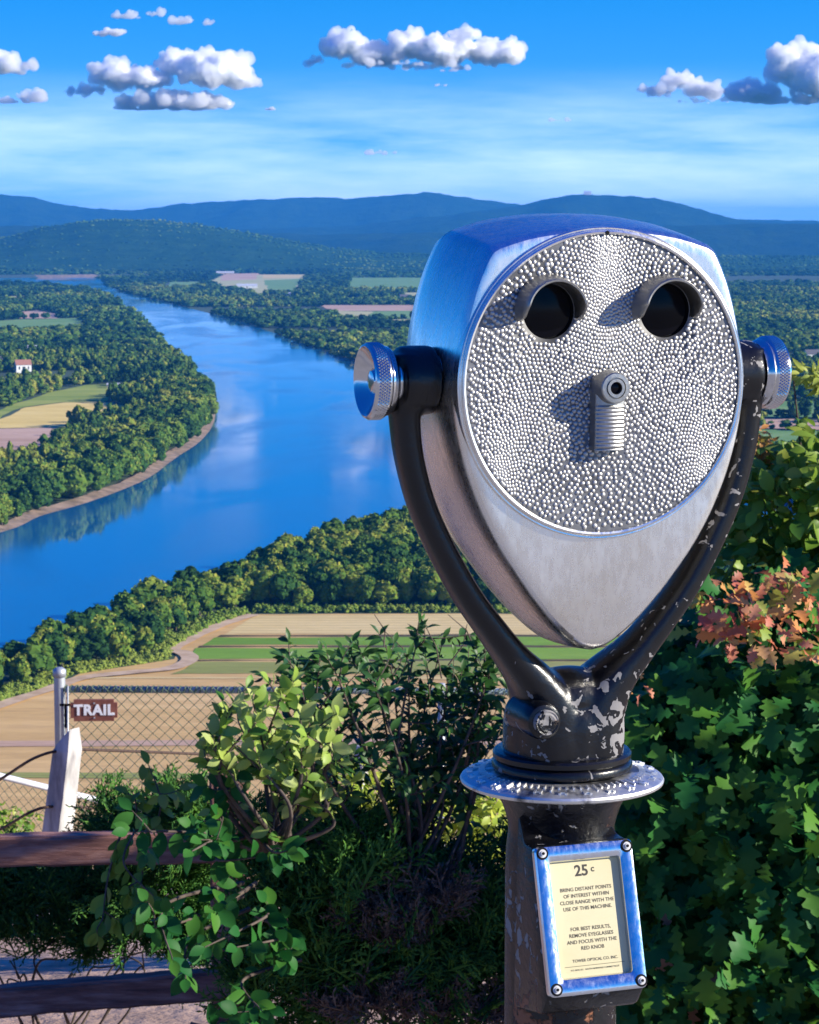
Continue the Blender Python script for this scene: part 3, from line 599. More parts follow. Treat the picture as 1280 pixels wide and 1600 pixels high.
def cloud(label, lumps, D, seed, depth=1.0, flat=.35):
    """lumps: list of (px, py, rx, ry) in photo pixels; merged to one billowing body, its skin broken into countless fine wisps"""
    r = np.random.default_rng(seed); a = Acc(); k = D / F; ac = Acc(); nc = 0; big = max(l[2] for l in lumps) > 24
    cyy = max(l[1] + l[3] * flat for l in lumps); c0 = at(sum(l[0] for l in lumps) / len(lumps), cyy, D)
    for (px, py, rx, ry) in lumps:
        m_ = max(5, int(rx * ry / 30) + 5)
        for i in range(m_):
            u = r.normal(size=3); u /= np.linalg.norm(u); u *= r.random() ** .33
            s = .22 + .26 * r.random()
            q = at(px + u[0] * rx * .85, py + max(-1, min(flat, -u[2])) * ry * .62, D)
            c = np.array([q.x, D + u[1] * rx * k * depth * .7, q.z]); g = min(rx * .5 + ry * .5, ry * 1.4); rad = np.array([g * 1.25, g * 1.2, min(g, ry)]) * k * s * 1.34
            cr = rad - (24 if big else 0); cr = cr if big else rad * .45
            if cr.min() > (10 if big else 1): Vc = c + I4[0] * cr; Vc[:, 2] = np.maximum(Vc[:, 2], c0.z + (12 if big else 0)); ac.add(Vc - np.array(c0), T=I4[1]); nc += 1
            V = c + I4[0] * rad; zb = c0.z; V[:, 2] = np.where(V[:, 2] < zb, zb + (V[:, 2] - zb) * .25, V[:, 2])
            a.add(V - np.array(c0), T=I4[1])
    o = a.build('cloud', cm); vs_ = max(5.0, k * 1.3) if big else 4.0
    md = o.modifiers.new('r', 'REMESH'); md.mode = 'VOXEL'; md.voxel_size = vs_
    sm = o.modifiers.new('s', 'SMOOTH'); sm.iterations = 9; sm.factor = .5
    dg = bpy.context.evaluated_depsgraph_get(); me = bpy.data.meshes.new_from_object(o.evaluated_get(dg)); bpy.data.objects.remove(o)
    n_ = len(me.vertices); co = np.empty(n_ * 3); no = np.empty(n_ * 3); me.vertices.foreach_get('co', co); me.vertices.foreach_get('normal', no); co = co.reshape(-1, 3); no = no.reshape(-1, 3)
    h1 = np.array([2.6 * abs(noise.noise(Vector(v) / 120.)) - .5 for v in co]); h2 = np.array([2.6 * abs(noise.noise(Vector(v) / 50. + Vector((9, 1, 4)))) - .5 for v in co]); h3 = np.array([noise.fractal(Vector(v) / 24., .9, 2.1, 3) for v in co])
    th = np.clip((co[:, 2] + 15) / 60, .15, 1) * (1 if big else .4)
    co = co + no * ((h1 * 26 + h2 * 16 + h3 * 10) * th)[:, None]; me.vertices.foreach_set('co', co.ravel()); me.polygons.foreach_set('use_smooth', np.ones(len(me.polygons), bool)); me.update()
    fc = np.empty(len(me.polygons) * 3); fn = np.empty(len(me.polygons) * 3); fa = np.empty(len(me.polygons)); me.polygons.foreach_get('center', fc); me.polygons.foreach_get('normal', fn); me.polygons.foreach_get('area', fa); fc = fc.reshape(-1, 3); fn = fn.reshape(-1, 3)
    q4 = np.array([p_.vertices[:] for p_ in me.polygons if len(p_.vertices) == 4]); t3 = np.array([p_.vertices[:] for p_ in me.polygons if len(p_.vertices) == 3]).reshape(-1, 3)
    e = thing('cloud', label, 'cloud', c0)
    mesh_np('vapour_fringe', co, [q4, t3.astype(int)], vap_m if big else vap2_m, e)
    if nc:
        o = ac.build('cloud_body', cm, e); md = o.modifiers.new('r', 'REMESH'); md.mode = 'VOXEL'; md.voxel_size = vs_ * 2.0; sm = o.modifiers.new('s', 'SMOOTH'); sm.iterations = 6; sm.factor = .5
        dg = bpy.context.evaluated_depsgraph_get(); me = bpy.data.meshes.new_from_object(o.evaluated_get(dg)); o.modifiers.clear(); o.data = me
        me.polygons.foreach_set('use_smooth', np.ones(len(me.polygons), bool)); me.materials.clear(); me.materials.append(cm)
        for v in me.vertices: v.co += v.normal * (14 * (noise.fractal(v.co / 60., 1, 2.1, 4)) * (1 if big else .3))
    return e
cloud('broad white cumulus at upper left with two rounded heads over a flat blue base', [(180, 118, 30, 22), (225, 122, 45, 20), (285, 100, 30, 26), (335, 108, 48, 28), (370, 125, 40, 14), (135, 142, 34, 9), (300, 160, 85, 15), (230, 165, 60, 14)], 15000, 1)
cloud('long white cumulus in the middle of the sky with a ragged row of puffs', [(485, 95, 26, 9), (540, 72, 28, 25), (590, 85, 34, 22), (640, 72, 28, 26), (695, 80, 40, 24), (722, 55, 20, 16), (760, 84, 34, 22), (795, 82, 18, 26), (640, 104, 150, 7)], 15500, 2)
cloud('dark blue and white cloud cut by the right edge of the sky', [(1235, 105, 34, 34), (1262, 80, 30, 18), (1180, 145, 40, 20), (1290, 120, 50, 40), (1240, 158, 60, 10)], 14500, 3)
cloud('small cumulus just left of the cloud at the right edge', [(1065, 127, 30, 15), (1025, 142, 34, 8), (1095, 140, 30, 14), (1110, 158, 60, 5)], 14800, 4)
cloud('white puff cut by the left edge, above the flat one', [(5, 95, 26, 22), (40, 104, 16, 8), (10, 112, 40, 8)], 15200, 5)
cloud('flat pale cloud at the left edge under the puff', [(40, 153, 36, 9), (10, 158, 30, 7)], 15800, 6)
cloud('small white puff high at upper left, lowest of three', [(178, 50, 22, 9), (160, 54, 18, 6)], 15600, 7)
cloud('thin pale streak of cloud near the top, left of its bluish neighbour', [(200, 25, 30, 9), (235, 22, 22, 5)], 16000, 8)
cloud('thin bluish streak of cloud near the top left of centre', [(290, 32, 30, 7), (325, 36, 25, 5)], 16000, 9)
cloud('tiny flat cloud low over the ridges, straight above the river bend', [(590, 239, 32, 5)], 17500, 10)
cloud('tiny dark wisp just below the long cumulus', [(690, 133, 14, 4)], 17000, 11)
cloud('faint wisp between the long cumulus and the small cumulus on the right', [(875, 187, 26, 4)], 17000, 12)
cloud('small bluish wisp below the broad cumulus', [(420, 170, 13, 5)], 16000, 13)

# ================================================================== the coin operated viewer
TH = radians(19.5)
VO = at(878, 1200, 1.33); VO.z = CAMZ
VIEW = thing('tower_viewer', 'silver coin operated binocular viewer with pebbled round face held in a worn black yoke', 'viewer', VO, TH)
mm = .001
def vpt(x, y, z): return Vector((x * mm, y * mm, z * mm))
def vloc(px, py, d):
    """photo pixel -> viewer's own coordinates (mm) on its plane y = d"""
    ax = Vector((cos(TH), sin(TH), 0)); ay = Vector((-sin(TH), cos(TH), 0)); r = ray(px, py); o = VO - Vector((0, 0, CAMZ))
    k = ((o + ay * d * mm).dot(ay)) / r.dot(ay); q = r * k - o; return q.dot(ax) / mm, q.z / mm
# materials
def metal_mat(name, col, rough, scr=.0, sc=(1, 1, 1), bd=.0, scale=60, var=.06):
    m, t, p = base_mat(name, col, rough, 1.0)
    n = tnoise(t, scale, 8, .7, sc=sc)
    r = N(t, 'ShaderNodeMapRange'); r.inputs['To Min'].default_value = rough - var; r.inputs['To Max'].default_value = rough + var * 1.6; r.inputs['From Min'].default_value = .3; r.inputs['From Max'].default_value = .7
    L(t, n, r.inputs[0]); L(t, r.outputs[0], p.inputs['Roughness'])
    if bd: bump(t, p, n, bd)
    return m, t, p
satin_m, t, p = metal_mat('satin_nickel', (.6, .58, .55), .26, sc=(1, 1, .3), bd=.00002, scale=300)
st = ramp(t, tnoise(t, 9, 8, .65), [(.30, (.72, .66, .56)), (.52, (.82, .80, .76)), (.7, (.86, .85, .83))]); L(t, st, p.inputs['Base Color'])
pebble_m, t, p = metal_mat('pebbled_cast_nickel', (.40, .39, .375), .50, bd=.00003, scale=900)
cast_m, t, p = metal_mat('cast_nickel_fittings', (.34, .335, .32), .36, bd=.0002, scale=260)
chrome_m, t, p = metal_mat('chrome', (.58, .58, .59), .12, bd=.00002, scale=500, var=.04)
def worn_black(name, chip_lo, chip_hi, rust_lo=.68, csc=70, w2=.8, low=None, bd=.00035, side=False):
    m, t, p = base_mat(name, (.004, .004, .005), .22); p.inputs['Specular IOR Level'].default_value = .42
    n = tnoise(t, csc, 3, .5, dist=.6); n2 = tnoise(t, 11, 3, .5)
    g = N(t, 'ShaderNodeMath', operation='MULTIPLY_ADD'); g.inputs[1].default_value = w2; L(t, n2, g.inputs[0]); L(t, n, g.inputs[2])
    if side:   # the enamel has flaked off the weather side of the column
        c2 = N(t, 'ShaderNodeTexCoord'); s2 = N(t, 'ShaderNodeSeparateXYZ'); L(t, c2.outputs['Object'], s2.inputs[0])
        for ax_, lo_, hi_, am in ((0, .018, -.016, -.12), (2, -.262, -.222, -.11)):
            q_ = N(t, 'ShaderNodeMapRange'); q_.inputs['From Min'].default_value = lo_; q_.inputs['From Max'].default_value = hi_; q_.inputs['To Max'].default_value = am; L(t, s2.outputs[ax_], q_.inputs[0])
            a_ = N(t, 'ShaderNodeMath', operation='ADD'); L(t, g.outputs[0], a_.inputs[0]); L(t, q_.outputs[0], a_.inputs[1]); g = a_
    k = N(t, 'ShaderNodeMapRange'); k.inputs['From Min'].default_value = chip_lo; k.inputs['From Max'].default_value = chip_hi; L(t, g.outputs[0], k.inputs[0])
    rn = tnoise(t, 34, 8, .7)
    if low is not None:   # rust that has crept up from a height on the post
        cc = N(t, 'ShaderNodeTexCoord'); sx = N(t, 'ShaderNodeSeparateXYZ'); L(t, cc.outputs['Object'], sx.inputs[0]); lz = N(t, 'ShaderNodeMapRange'); lz.inputs['From Min'].default_value = low; lz.inputs['From Max'].default_value = low - .045; lz.inputs['To Max'].default_value = .12; L(t, sx.outputs[2], lz.inputs[0])
        ad = N(t, 'ShaderNodeMath', operation='ADD'); L(t, rn, ad.inputs[0]); L(t, lz.outputs[0], ad.inputs[1]); rn = ad.outputs[0]
    rk = N(t, 'ShaderNodeMapRange'); rk.inputs['From Min'].default_value = rust_lo; rk.inputs['From Max'].default_value = rust_lo + .03; L(t, rn, rk.inputs[0])
    a = N(t, 'ShaderNodeMix', data_type='RGBA'); a.inputs[6].default_value = (.004, .004, .005, 1); a.inputs[7].default_value = (.20, .19, .185, 1); L(t, k.outputs[0], a.inputs[0])
    b = N(t, 'ShaderNodeMix', data_type='RGBA'); L(t, a.outputs[2], b.inputs[6]); b.inputs[7].default_value = (.22, .085, .04, 1); L(t, rk.outputs[0], b.inputs[0]); L(t, b.outputs[2], p.inputs['Base Color'])
    s = N(t, 'ShaderNodeMath', operation='MAXIMUM'); L(t, k.outputs[0], s.inputs[0]); L(t, rk.outputs[0], s.inputs[1])
    r = N(t, 'ShaderNodeMapRange'); r.inputs['To Min'].default_value = .27; r.inputs['To Max'].default_value = .65; L(t, s.outputs[0], r.inputs[0]); L(t, r.outputs[0], p.inputs['Roughness'])
    h = N(t, 'ShaderNodeMath', operation='SUBTRACT'); f = tnoise(t, 170, 6, .6); L(t, f, h.inputs[0]); L(t, s.outputs[0], h.inputs[1]); bump(t, p, h.outputs[0], bd)
    return m
black_m = worn_black('black_enamel_on_iron', 1.06, 1.075, .69)
blackchip_m = worn_black('flaking_black_enamel', .672, .680, .72, 170, .32, None, .00035, True)
blackpost_m = worn_black('pitted_black_enamel', 1.03, 1.06, .67, 120, .8, -.375, .0009)
dark_m2, _, _ = base_mat('eyepiece_dark_inside', (.004, .004, .005), .6, 0, Specular_IOR_Level=.1)
lens_m, _, _ = base_mat('coated_lens_glass', (.002, .002, .004), .15); lens_m.node_tree.nodes['Principled BSDF'].inputs['Specular IOR Level'].default_value = .12

# --- head body: a loft of outlines
HALF = [(0, 0.4), (22, -.4), (42, -3.2), (56, -7), (62.5, -9.5), (66.5, -14), (73.5, -30), (79.6, -53), (82.8, -77), (82.6, -98), (77.6, -122), (69.2, -145), (57.2, -168), (41.5, -190.5), (31.5, -203), (22.5, -212.8), (13.5, -220.6), (6.5, -224.8), (0, -226.2)]
hp = catmull([(x, z) for x, z in HALF], 5)
OUTL = [tuple(v) for v in hp] + [(-v[0], v[1]) for v in hp[-2:0:-1]]
def ring_pts(s, y, dz=0.0, sx=1.0, bulge=0.0):
    o = []
    for (x, z) in OUTL:
        zz = -100 + (z + 100) * s + dz * max(0, (z + 120) / 120)
        yy = y + (bulge * (max(0, -zz - 150) / 76.) ** 2)
        o.append((x * s * sx, yy, zz))
    return o
FY = -53.0
secs = [(.955, FY, 0, 1), (.972, FY + .5, 0, 1), (.988, FY + 2.4, 0, 1), (1.0, FY + 6.5, 0, 1), (1.012, -30, 1.5, 1.01), (1.02, -8, 4, 1.03), (1.022, 8, 5, 1.03), (1.0, 24, 3.5, 1.02), (.93, 38, 0, 1), (.80, 46, 0, 1), (.5, 49, 0, 1)]
n = len(OUTL); V = []; Q = []; T = []
front = [(0.0, FY), (.25, FY), (.5, FY), (.7, FY), (.85, FY), (.92, FY)]
V.append(tuple(v * mm for v in (0, FY, -100))); 
rings = [(s, y, 0, 1) for s, y in front[1:]] + secs
for (s, y, dz, sx) in rings:
    for q in ring_pts(s, y, dz, sx, 9.0 if y <= FY + 3 else 9.0 * max(0, 1 - (y - FY) / 60)): V.append(tuple(v * mm for v in q))
for i in range(n): T.append((0, 1 + (i + 1) % n, 1 + i))
for j in range(len(rings) - 1):
    for i in range(n): a = 1 + j * n + i; b = 1 + j * n + (i + 1) % n; Q.append((a, b, b + n, a + n))
lastc = len(V); V.append((0, 49 * mm, -100 * mm))
for i in range(n): T.append((lastc, 1 + (len(rings) - 1) * n + i, 1 + (len(rings) - 1) * n + (i + 1) % n))
head = mesh_np('housing', V, [np.array(Q), np.array(T)], satin_m, VIEW)
bmh = bmesh.new(); bmh.from_mesh(head.data); bmesh.ops.recalc_face_normals(bmh, faces=bmh.faces)
for e in bmh.edges:
    if len(e.link_faces) == 2: e.smooth = e.calc_face_angle(0) < radians(28)
bmh.to_mesh(head.data); bmh.free()

def lathe(prof, n=64, axis='y', org=(0, 0, 0), a0=0, a1=2 * pi, closed=True):
    """prof: (radius, along) in mm; returns V (m), Q"""
    V = []; Q = []; m_ = n if closed else n + 1
    for i in range(m_):
        a = a0 + (a1 - a0) * i / n; c, s = cos(a), sin(a)
        for (r, h) in prof:
            q = {'y': (r * c, h, r * s), 'x': (h, r * c, r * s), 'z': (r * c, r * s, h)}[axis]
            V.append(tuple((q[k] + org[k]) * mm for k in range(3)))
    k = len(prof)
    for i in range(n):
        j = (i + 1) % m_
        for h in range(k - 1): Q.append((i * k + h, j * k + h, j * k + h + 1, i * k + h + 1))
    return np.array(V), np.array(Q)
def lobj(name, prof, mat, parent, ang=30, **kw):
    V, Q = lathe(prof, **kw); me = bpy.data.meshes.new(name); me.from_pydata([tuple(v) for v in V], [], [tuple(q) for q in Q])
    bm = bmesh.new(); bm.from_mesh(me); bmesh.ops.remove_doubles(bm, verts=bm.verts, dist=1e-7); bmesh.ops.recalc_face_normals(bm, faces=bm.faces); 
    for f in bm.faces: f.smooth = True
    for e in bm.edges:
        if len(e.link_faces) == 2: e.smooth = e.calc_face_angle(0) < radians(ang)
    bm.to_mesh(me); bm.free(); me.materials.append(mat)
    o = bpy.data.objects.new(name, me); COL.objects.link(o); o.parent = parent; return o
CX, CZ = -1.0, -81.8; R = 79.6
# ring round the face
lobj('face_ring', [(R - 1.6, FY - 3.1), (R - 1.2, FY - 3.9), (R - .2, FY - 4.2), (R + .6, FY - 3.7), (R + .9, FY - 2.2), (R + 1.3, FY - 1.8), (R + 2.0, FY - 1.9), (R + 2.5, FY - 1.2), (R + 2.7, FY + 5)], satin_m, VIEW, n=160, org=(CX, 0, CZ))
# pebbled plate: solid disc with two eye openings, domes standing on it
EY = [(-33.2, -43.4), (33.2, -43.6)]; ER = 14.4; PY = FY - 2.7
bm = bmesh.new(); bmesh.ops.create_circle(bm, cap_ends=True, segments=128, radius=(R - 1.0) * mm)
r_ = bmesh.ops.extrude_face_region(bm, geom=list(bm.faces)); bmesh.ops.translate(bm, vec=(0, 0, 2.4 * mm), verts=[v for v in r_['geom'] if isinstance(v, bmesh.types.BMVert)])
bmesh.ops.transform(bm, matrix=Matrix.Translation((CX * mm, (PY + 2.4) * mm, CZ * mm)) @ Matrix.Rotation(pi / 2, 4, 'X'), verts=bm.verts)
pbase_m = noisy_mat('dark_casting_ground', (.09, .09, .095), (.19, .19, .195), 60, .5); pbase_m.node_tree.nodes['Principled BSDF'].inputs['Metallic'].default_value = .6  # darker metal tone that shows between the domes
plate = obj_bm('face_plate', bm, pbase_m)
bm = bmesh.new()
for ex, ez in EY: bmesh.ops.create_cone(bm, cap_ends=True, segments=64, radius1=ER * mm, radius2=ER * mm, depth=20 * mm, matrix=Matrix.Translation((ex * mm, PY * mm, ez * mm)) @ Matrix.Rotation(pi / 2, 4, 'X'))
cutter = obj_bm('cutter', bm, None); md = plate.modifiers.new('b', 'BOOLEAN'); md.object = cutter; md.solver = 'EXACT'
dg = bpy.context.evaluated_depsgraph_get(); me2 = bpy.data.meshes.new_from_object(plate.evaluated_get(dg)); plate.modifiers.clear(); plate.data = me2; bpy.data.objects.remove(cutter)
plate.parent = VIEW
# domes: relaxed random packing
def inner(x, z): return (x < 10.3) & (x > -10.3) & (z < 11.5) & (z > -38)
pitch = 2.42; pts = []
rr_ = np.random.default_rng(11)
for j, zz in enumerate(np.arange(-R, R, pitch * .87)):
    for xx in np.arange(-R, R, pitch): pts.append((xx + (j % 2) * pitch / 2, zz))
pts = np.array(pts); pts += rr_.normal(size=pts.shape) * .42
swirl = .25 * np.sin(pts[:, 0] * .05) ; c_, s_ = np.cos(swirl), np.sin(swirl); pts = np.stack([pts[:, 0] * c_ - pts[:, 1] * s_, pts[:, 0] * s_ + pts[:, 1] * c_], 1)
for _ in range(3):
    d = pts[:, None, :] - pts[None]; L2 = np.sqrt((d ** 2).sum(2)) + np.eye(len(pts)) * 99
    f = np.clip(pitch * .93 - L2, 0, None) / L2; pts = pts + .28 * (d * f[:, :, None]).sum(1)
rad = np.hypot(pts[:, 0], pts[:, 1]); ok = rad < R - 2.4
for ex, ez in EY: ok &= np.hypot(pts[:, 0] + CX - ex, pts[:, 1] + CZ - ez) > ER + 1.5
pts = pts[ok]
dome = [(0, 0, 1.0)]; DT = []; DQ = []
for (rr2, hh) in ((.38, .90), (.70, .62), (.92, .22), (1.02, -.25)):
    for k in range(9): a = 2 * pi * k / 9; dome.append((rr2 * cos(a), rr2 * sin(a), hh))
for k in range(9): DT.append((0, 1 + k, 1 + (k + 1) % 9))
for r2 in range(3):
    for k in range(9):
        a = 1 + r2 * 9 + k; b = 1 + r2 * 9 + (k + 1) % 9; DT += [(a, a + 9, b + 9), (a, b + 9, b)]
dome = np.array(dome); DT = np.array(DT)
Rm = np.zeros((len(pts), 3, 3)); ph = rr_.uniform(0, 6.28, len(pts)); Rm[:, 0, 0] = np.cos(ph); Rm[:, 2, 0] = np.sin(ph); Rm[:, 0, 1] = -np.sin(ph); Rm[:, 2, 1] = np.cos(ph); Rm[:, 1, 2] = -1
sx = rr_.uniform(1.24, 1.50, len(pts)); sc3 = np.stack([sx, sx * rr_.uniform(.88, 1.12, len(pts)), rr_.uniform(.50, .68, len(pts))], 1)
V, T = scatter(dome, DT, Rm, np.stack([pts[:, 0] + CX, np.full(len(pts), PY - .02), pts[:, 1] + CZ], 1), sc3)
o = mesh_np('pebbling', V * mm, [T], pebble_m, plate)
# eyepieces
for ex, ez in EY:
    hood_prof = lambda k: [(19.6, PY + .4), (18.6, PY - 3.0 * k), (17.6, PY - 8 * k), (17.2, PY - 12.5 * k), (16.6, PY - 13.6 * k), (15.7, PY - 13.4 * k), (15.2, PY - 12 * k), (14.7, PY - 4 * k), (14.5, PY + 1)]
    V = []; Q = []; nn_ = 72; a0, a1 = radians(-14), radians(194); kp = 9
    for i in range(nn_ + 1):
        a = a0 + (a1 - a0) * i / nn_; e_ = min(i, nn_ - i) / nn_; k = .28 + .72 * min(1, (e_ / .13)) ** .6 if e_ < .13 else 1.0
        rib = .22 * sin(i * 2.2) * (1 if 8 < i < nn_ - 8 else 0)
        for h, (r, y_) in enumerate(hood_prof(k)):
            rr3 = r + (rib if h in (1, 2) else 0); V.append(((ex + rr3 * cos(a)) * mm, y_ * mm, (ez + rr3 * sin(a)) * mm))
    for i in range(nn_):
        for h in range(kp - 1): Q.append((i * kp + h, i * kp + h + 1, (i + 1) * kp + h + 1, (i + 1) * kp + h))
    T = [[j for j in range(kp)], [nn_ * kp + j for j in range(kp - 1, -1, -1)]]
    hood = mesh_np('eyepiece', V, [np.array(Q), np.array(T)], cast_m, VIEW)
    sharp(hood.data, 40)
    lobj('lens_cell', [(ER - .05, PY + .3), (ER - .4, FY - .3), (11.0, FY - .25)], dark_m2, hood, n=48, org=(ex, 0, ez))
    lobj('lens', [(13.6, FY - .5), (8, FY - 1.0), (4, FY - 1.3), (0, FY - 1.4)], lens_m, hood, n=48, org=(ex, 0, ez))
# focusing block between them ("nose")
NX, NZ = -.6, -83.2
V = []; Q = []; prof = []; nu = 24; zs = []
z = NZ - 33.0
while z < NZ + 6: zs.append(z); z += .25
for z in zs:
    rib = .38 * (.5 - .5 * cos((z - NZ) * 2 * pi / 2.05)) if z < NZ - 9 else 0
    topk = 1 if z < NZ - 1 else sqrt(max(0, 1 - ((z - NZ + 1) / 8.5) ** 2)); botk = 1 if z > NZ - 32 else .92
    for i in range(nu + 1):
        u = -1 + 2 * i / nu; fy = 9.6 - 2.2 * u * u - (1.4 if abs(u) > .93 else 0) * abs(u)
        yy = -(fy * (0.75 + .25 * topk) - rib) * botk
        V.append(((NX + u * 8.4 * (.55 + .45 * topk)) * mm, (PY + yy) * mm, z * mm))
nr = nu + 1
for j in range(len(zs) - 1):
    for i in range(nu): Q.append((j * nr + i, j * nr + i + 1, (j + 1) * nr + i + 1, (j + 1) * nr + i))
# skirts back to the plate
bd = [(j * nr) for j in range(len(zs))] + [((len(zs) - 1) * nr + i) for i in range(1, nr)] + [(j * nr + nu) for j in range(len(zs) - 2, -1, -1)] + [i for i in range(nu - 1, 0, -1)]
bo = len(V)
for b in bd: x_, y_, z_ = V[b]; V.append((x_ + (.8 * mm if x_ > NX * mm else -.8 * mm), (PY + .5) * mm, z_ + (0 if z_ < (NZ - 5) * mm else .6 * mm)))
for i in range(len(bd)): j = (i + 1) % len(bd); Q.append((bd[i], bo + i, bo + j, bd[j]))
nose = mesh_np('focus_block', V, [np.array(Q)], cast_m, VIEW); sharp(nose.data, 50)
lobj('focus_ring', [(9.2, PY - 4), (8.6, PY - 9), (8.1, PY - 13.2), (7.6, PY - 13.8), (5.6, PY - 13.9), (5.3, PY - 13.2), (4.9, PY - 13.2), (4.8, PY - 14.2), (3.3, PY - 14.2), (3.1, PY - 13.0), (3.0, PY - 10)], cast_m, nose, n=48, org=(NX, 0, NZ))
lobj('focus_lens', [(3.2, PY - 12.3), (1.6, PY - 12.8), (0, PY - 12.9)], lens_m, nose, n=24, org=(NX, 0, NZ))
lobj('notch_screw', [(1.1, FY - 4.4), (1.0, FY - 4.9), (0, FY - 4.9)], dark_m2, VIEW, n=12, org=(CX, 0, CZ + R - .6))

# --- yoke: two tapering arms that flow into the column
YY = -20.0
cl = [(-100.0, -66), (-100.3, -84), (-100.0, -100), (-97.5, -121), (-90.5, -146), (-79, -171), (-64.5, -196), (-49.5, -216), (-36.5, -232), (-24, -246), (-14, -262), (-10, -278), (-8, -290)]
wid = [9.0, 8.6, 7.6, 7.2, 7.1, 7.2, 7.4, 7.9, 9.0, 12.2, 17.5, 21.5, 23]
dep = [13, 13, 11.5, 11, 11, 11.5, 12, 13, 15.5, 20, 26, 31, 32.8]
yoff = [YY, YY, YY, YY, YY, YY, YY + .5, YY + 2, YY + 5, YY + 9, YY + 14, -2, 0]
def arm(sgn):
    m_ = 28; P = catmull([(x * sgn, yo, z, w_, d_) for (x, z), w_, d_, yo in zip(cl, wid, dep, yoff)], 6); V = []
    for i, q in enumerate(P):
        t_ = np.array(P[min(i + 1, len(P) - 1)][:3]) - np.array(P[max(i - 1, 0)][:3]); t_ /= np.linalg.norm(t_); u = np.array((0, 1., 0)); s_ = np.cross(t_, u); s_ /= np.linalg.norm(s_)
        for k in range(m_):
            a = 2 * pi * k / m_; ca, sa = cos(a), sin(a); ca = abs(ca) ** .8 * (1 if ca > 0 else -1); sa = abs(sa) ** .8 * (1 if sa > 0 else -1)
            v = np.array(q[:3]) + s_ * q[3] * ca + u * q[4] * sa; V.append(tuple(v * mm))
    Q = [(i * m_ + k, i * m_ + (k + 1) % m_, (i + 1) * m_ + (k + 1) % m_, (i + 1) * m_ + k) for i in range(len(P) - 1) for k in range(m_)]
    return np.array(V), np.array(Q)
a = Acc(); 
for s in (-1, 1):
    V, Q = arm(s); nv = len(V); V = np.vstack([V, V[:28].mean(0), V[-28:].mean(0)]); Tc = [(nv, (k + 1) % 28, k) for k in range(28)] + [(nv + 1, nv - 28 + k, nv - 28 + (k + 1) % 28) for k in range(28)]; a.add(V, Q, np.array(Tc))
V, Q = lathe([(0, -252), (18, -253), (27, -257), (31.5, -264), (33, -272), (33.2, -290), (33.2, -292), (0, -292)], n=48, axis='z'); a.add(V, Q)
for s in (-1, 1):
    V, Q = lathe([(0, 84 * s), (13, 84 * s), (17.2, 84.6 * s), (18.3, 86 * s), (18.4, 101 * s), (17.6, 103.5 * s), (14, 104.2 * s), (0, 104.2 * s)], n=48, axis='x', org=(0, YY, -80)); a.add(V, Q)
sv_, st_ = ico(3); a.add((sv_ * np.array((31, 21, 17)) + np.array((-1, -9, -257.0))) * mm, T=st_)   # saddle in the crotch of the fork
yk = a.build('yoke', black_m, VIEW)
md = yk.modifiers.new('r', 'REMESH'); md.mode = 'VOXEL'; md.voxel_size = .0011; md2 = yk.modifiers.new('s', 'SMOOTH'); md2.iterations = 18; md2.factor = .5
dg = bpy.context.evaluated_depsgraph_get(); me2 = bpy.data.meshes.new_from_object(yk.evaluated_get(dg)); yk.modifiers.clear(); yk.data = me2
me2.polygons.foreach_set('use_smooth', np.ones(len(me2.polygons), bool)); me2.materials.clear(); me2.materials.append(blackchip_m)
lobj('boss_bush', [(15.5, -84), (15.5, -81.5), (13.5, -80)], satin_m, VIEW, n=32, axis='x', org=(0, YY, -80))
# knobs at the ends of the pivot shaft
def knob(sgn):
    dk = 0 if sgn < 0 else -3.5
    f = [(12.5, 104.4), (13.6, 104.8), (13.8, 106.4), (12.6, 107), (14.5, 107.6), (17.2, 108.4), (18.8, 110.2), (19.2, 112.2), (19.8, 112.7), (20.3, 113.4), (20.5, 114.2), (20.5, 120.4), (20.0, 121.6), (18.9, 122.2), (17.9, 121.6), (17.3, 120.8), (8.2, 114.0), (7.6, 113.8), (7.0, 114.6), (6.8, 117.4), (5.6, 118.8), (3.4, 119.4), (0, 119.5)]
    k = lobj('tension_knob', [(r * .97, (h + dk) * sgn) for r, h in f], chrome_m, VIEW, n=72, axis='x', org=(0, YY, -80))
    # knurling: small pyramids round the rim
    nk = 74; rows_ = 5; tv = np.array([(-.5, -.5, 0), (.5, -.5, 0), (.5, .5, 0), (-.5, .5, 0), (0, 0, .55)]); tf = np.array([[0, 1, 4], [1, 2, 4], [2, 3, 4], [3, 0, 4]])
    P_, R_ = [], []
    for j in range(rows_):
        for i in range(nk):
            a_ = 2 * pi * (i + .5 * (j % 2)) / nk; P_.append((sgn * (114.9 + dk + j * 1.22), YY + 19.85 * cos(a_), -80 + 19.85 * sin(a_)))
            z_ = np.array((0, cos(a_), sin(a_))); t_ = np.array((0, -sin(a_), cos(a_))); x_ = np.array((1., 0, 0)); q1 = (t_ + x_) / sqrt(2); q2 = np.cross(z_, q1); R_.append(np.stack([q1, q2, z_], 1))
    V, T = scatter(tv, tf, np.array(R_), np.array(P_), np.full(len(P_), 1.25)); mesh_np('knurling', V * mm, [T], chrome_m, k, smooth=False)
knob(-1); knob(1)
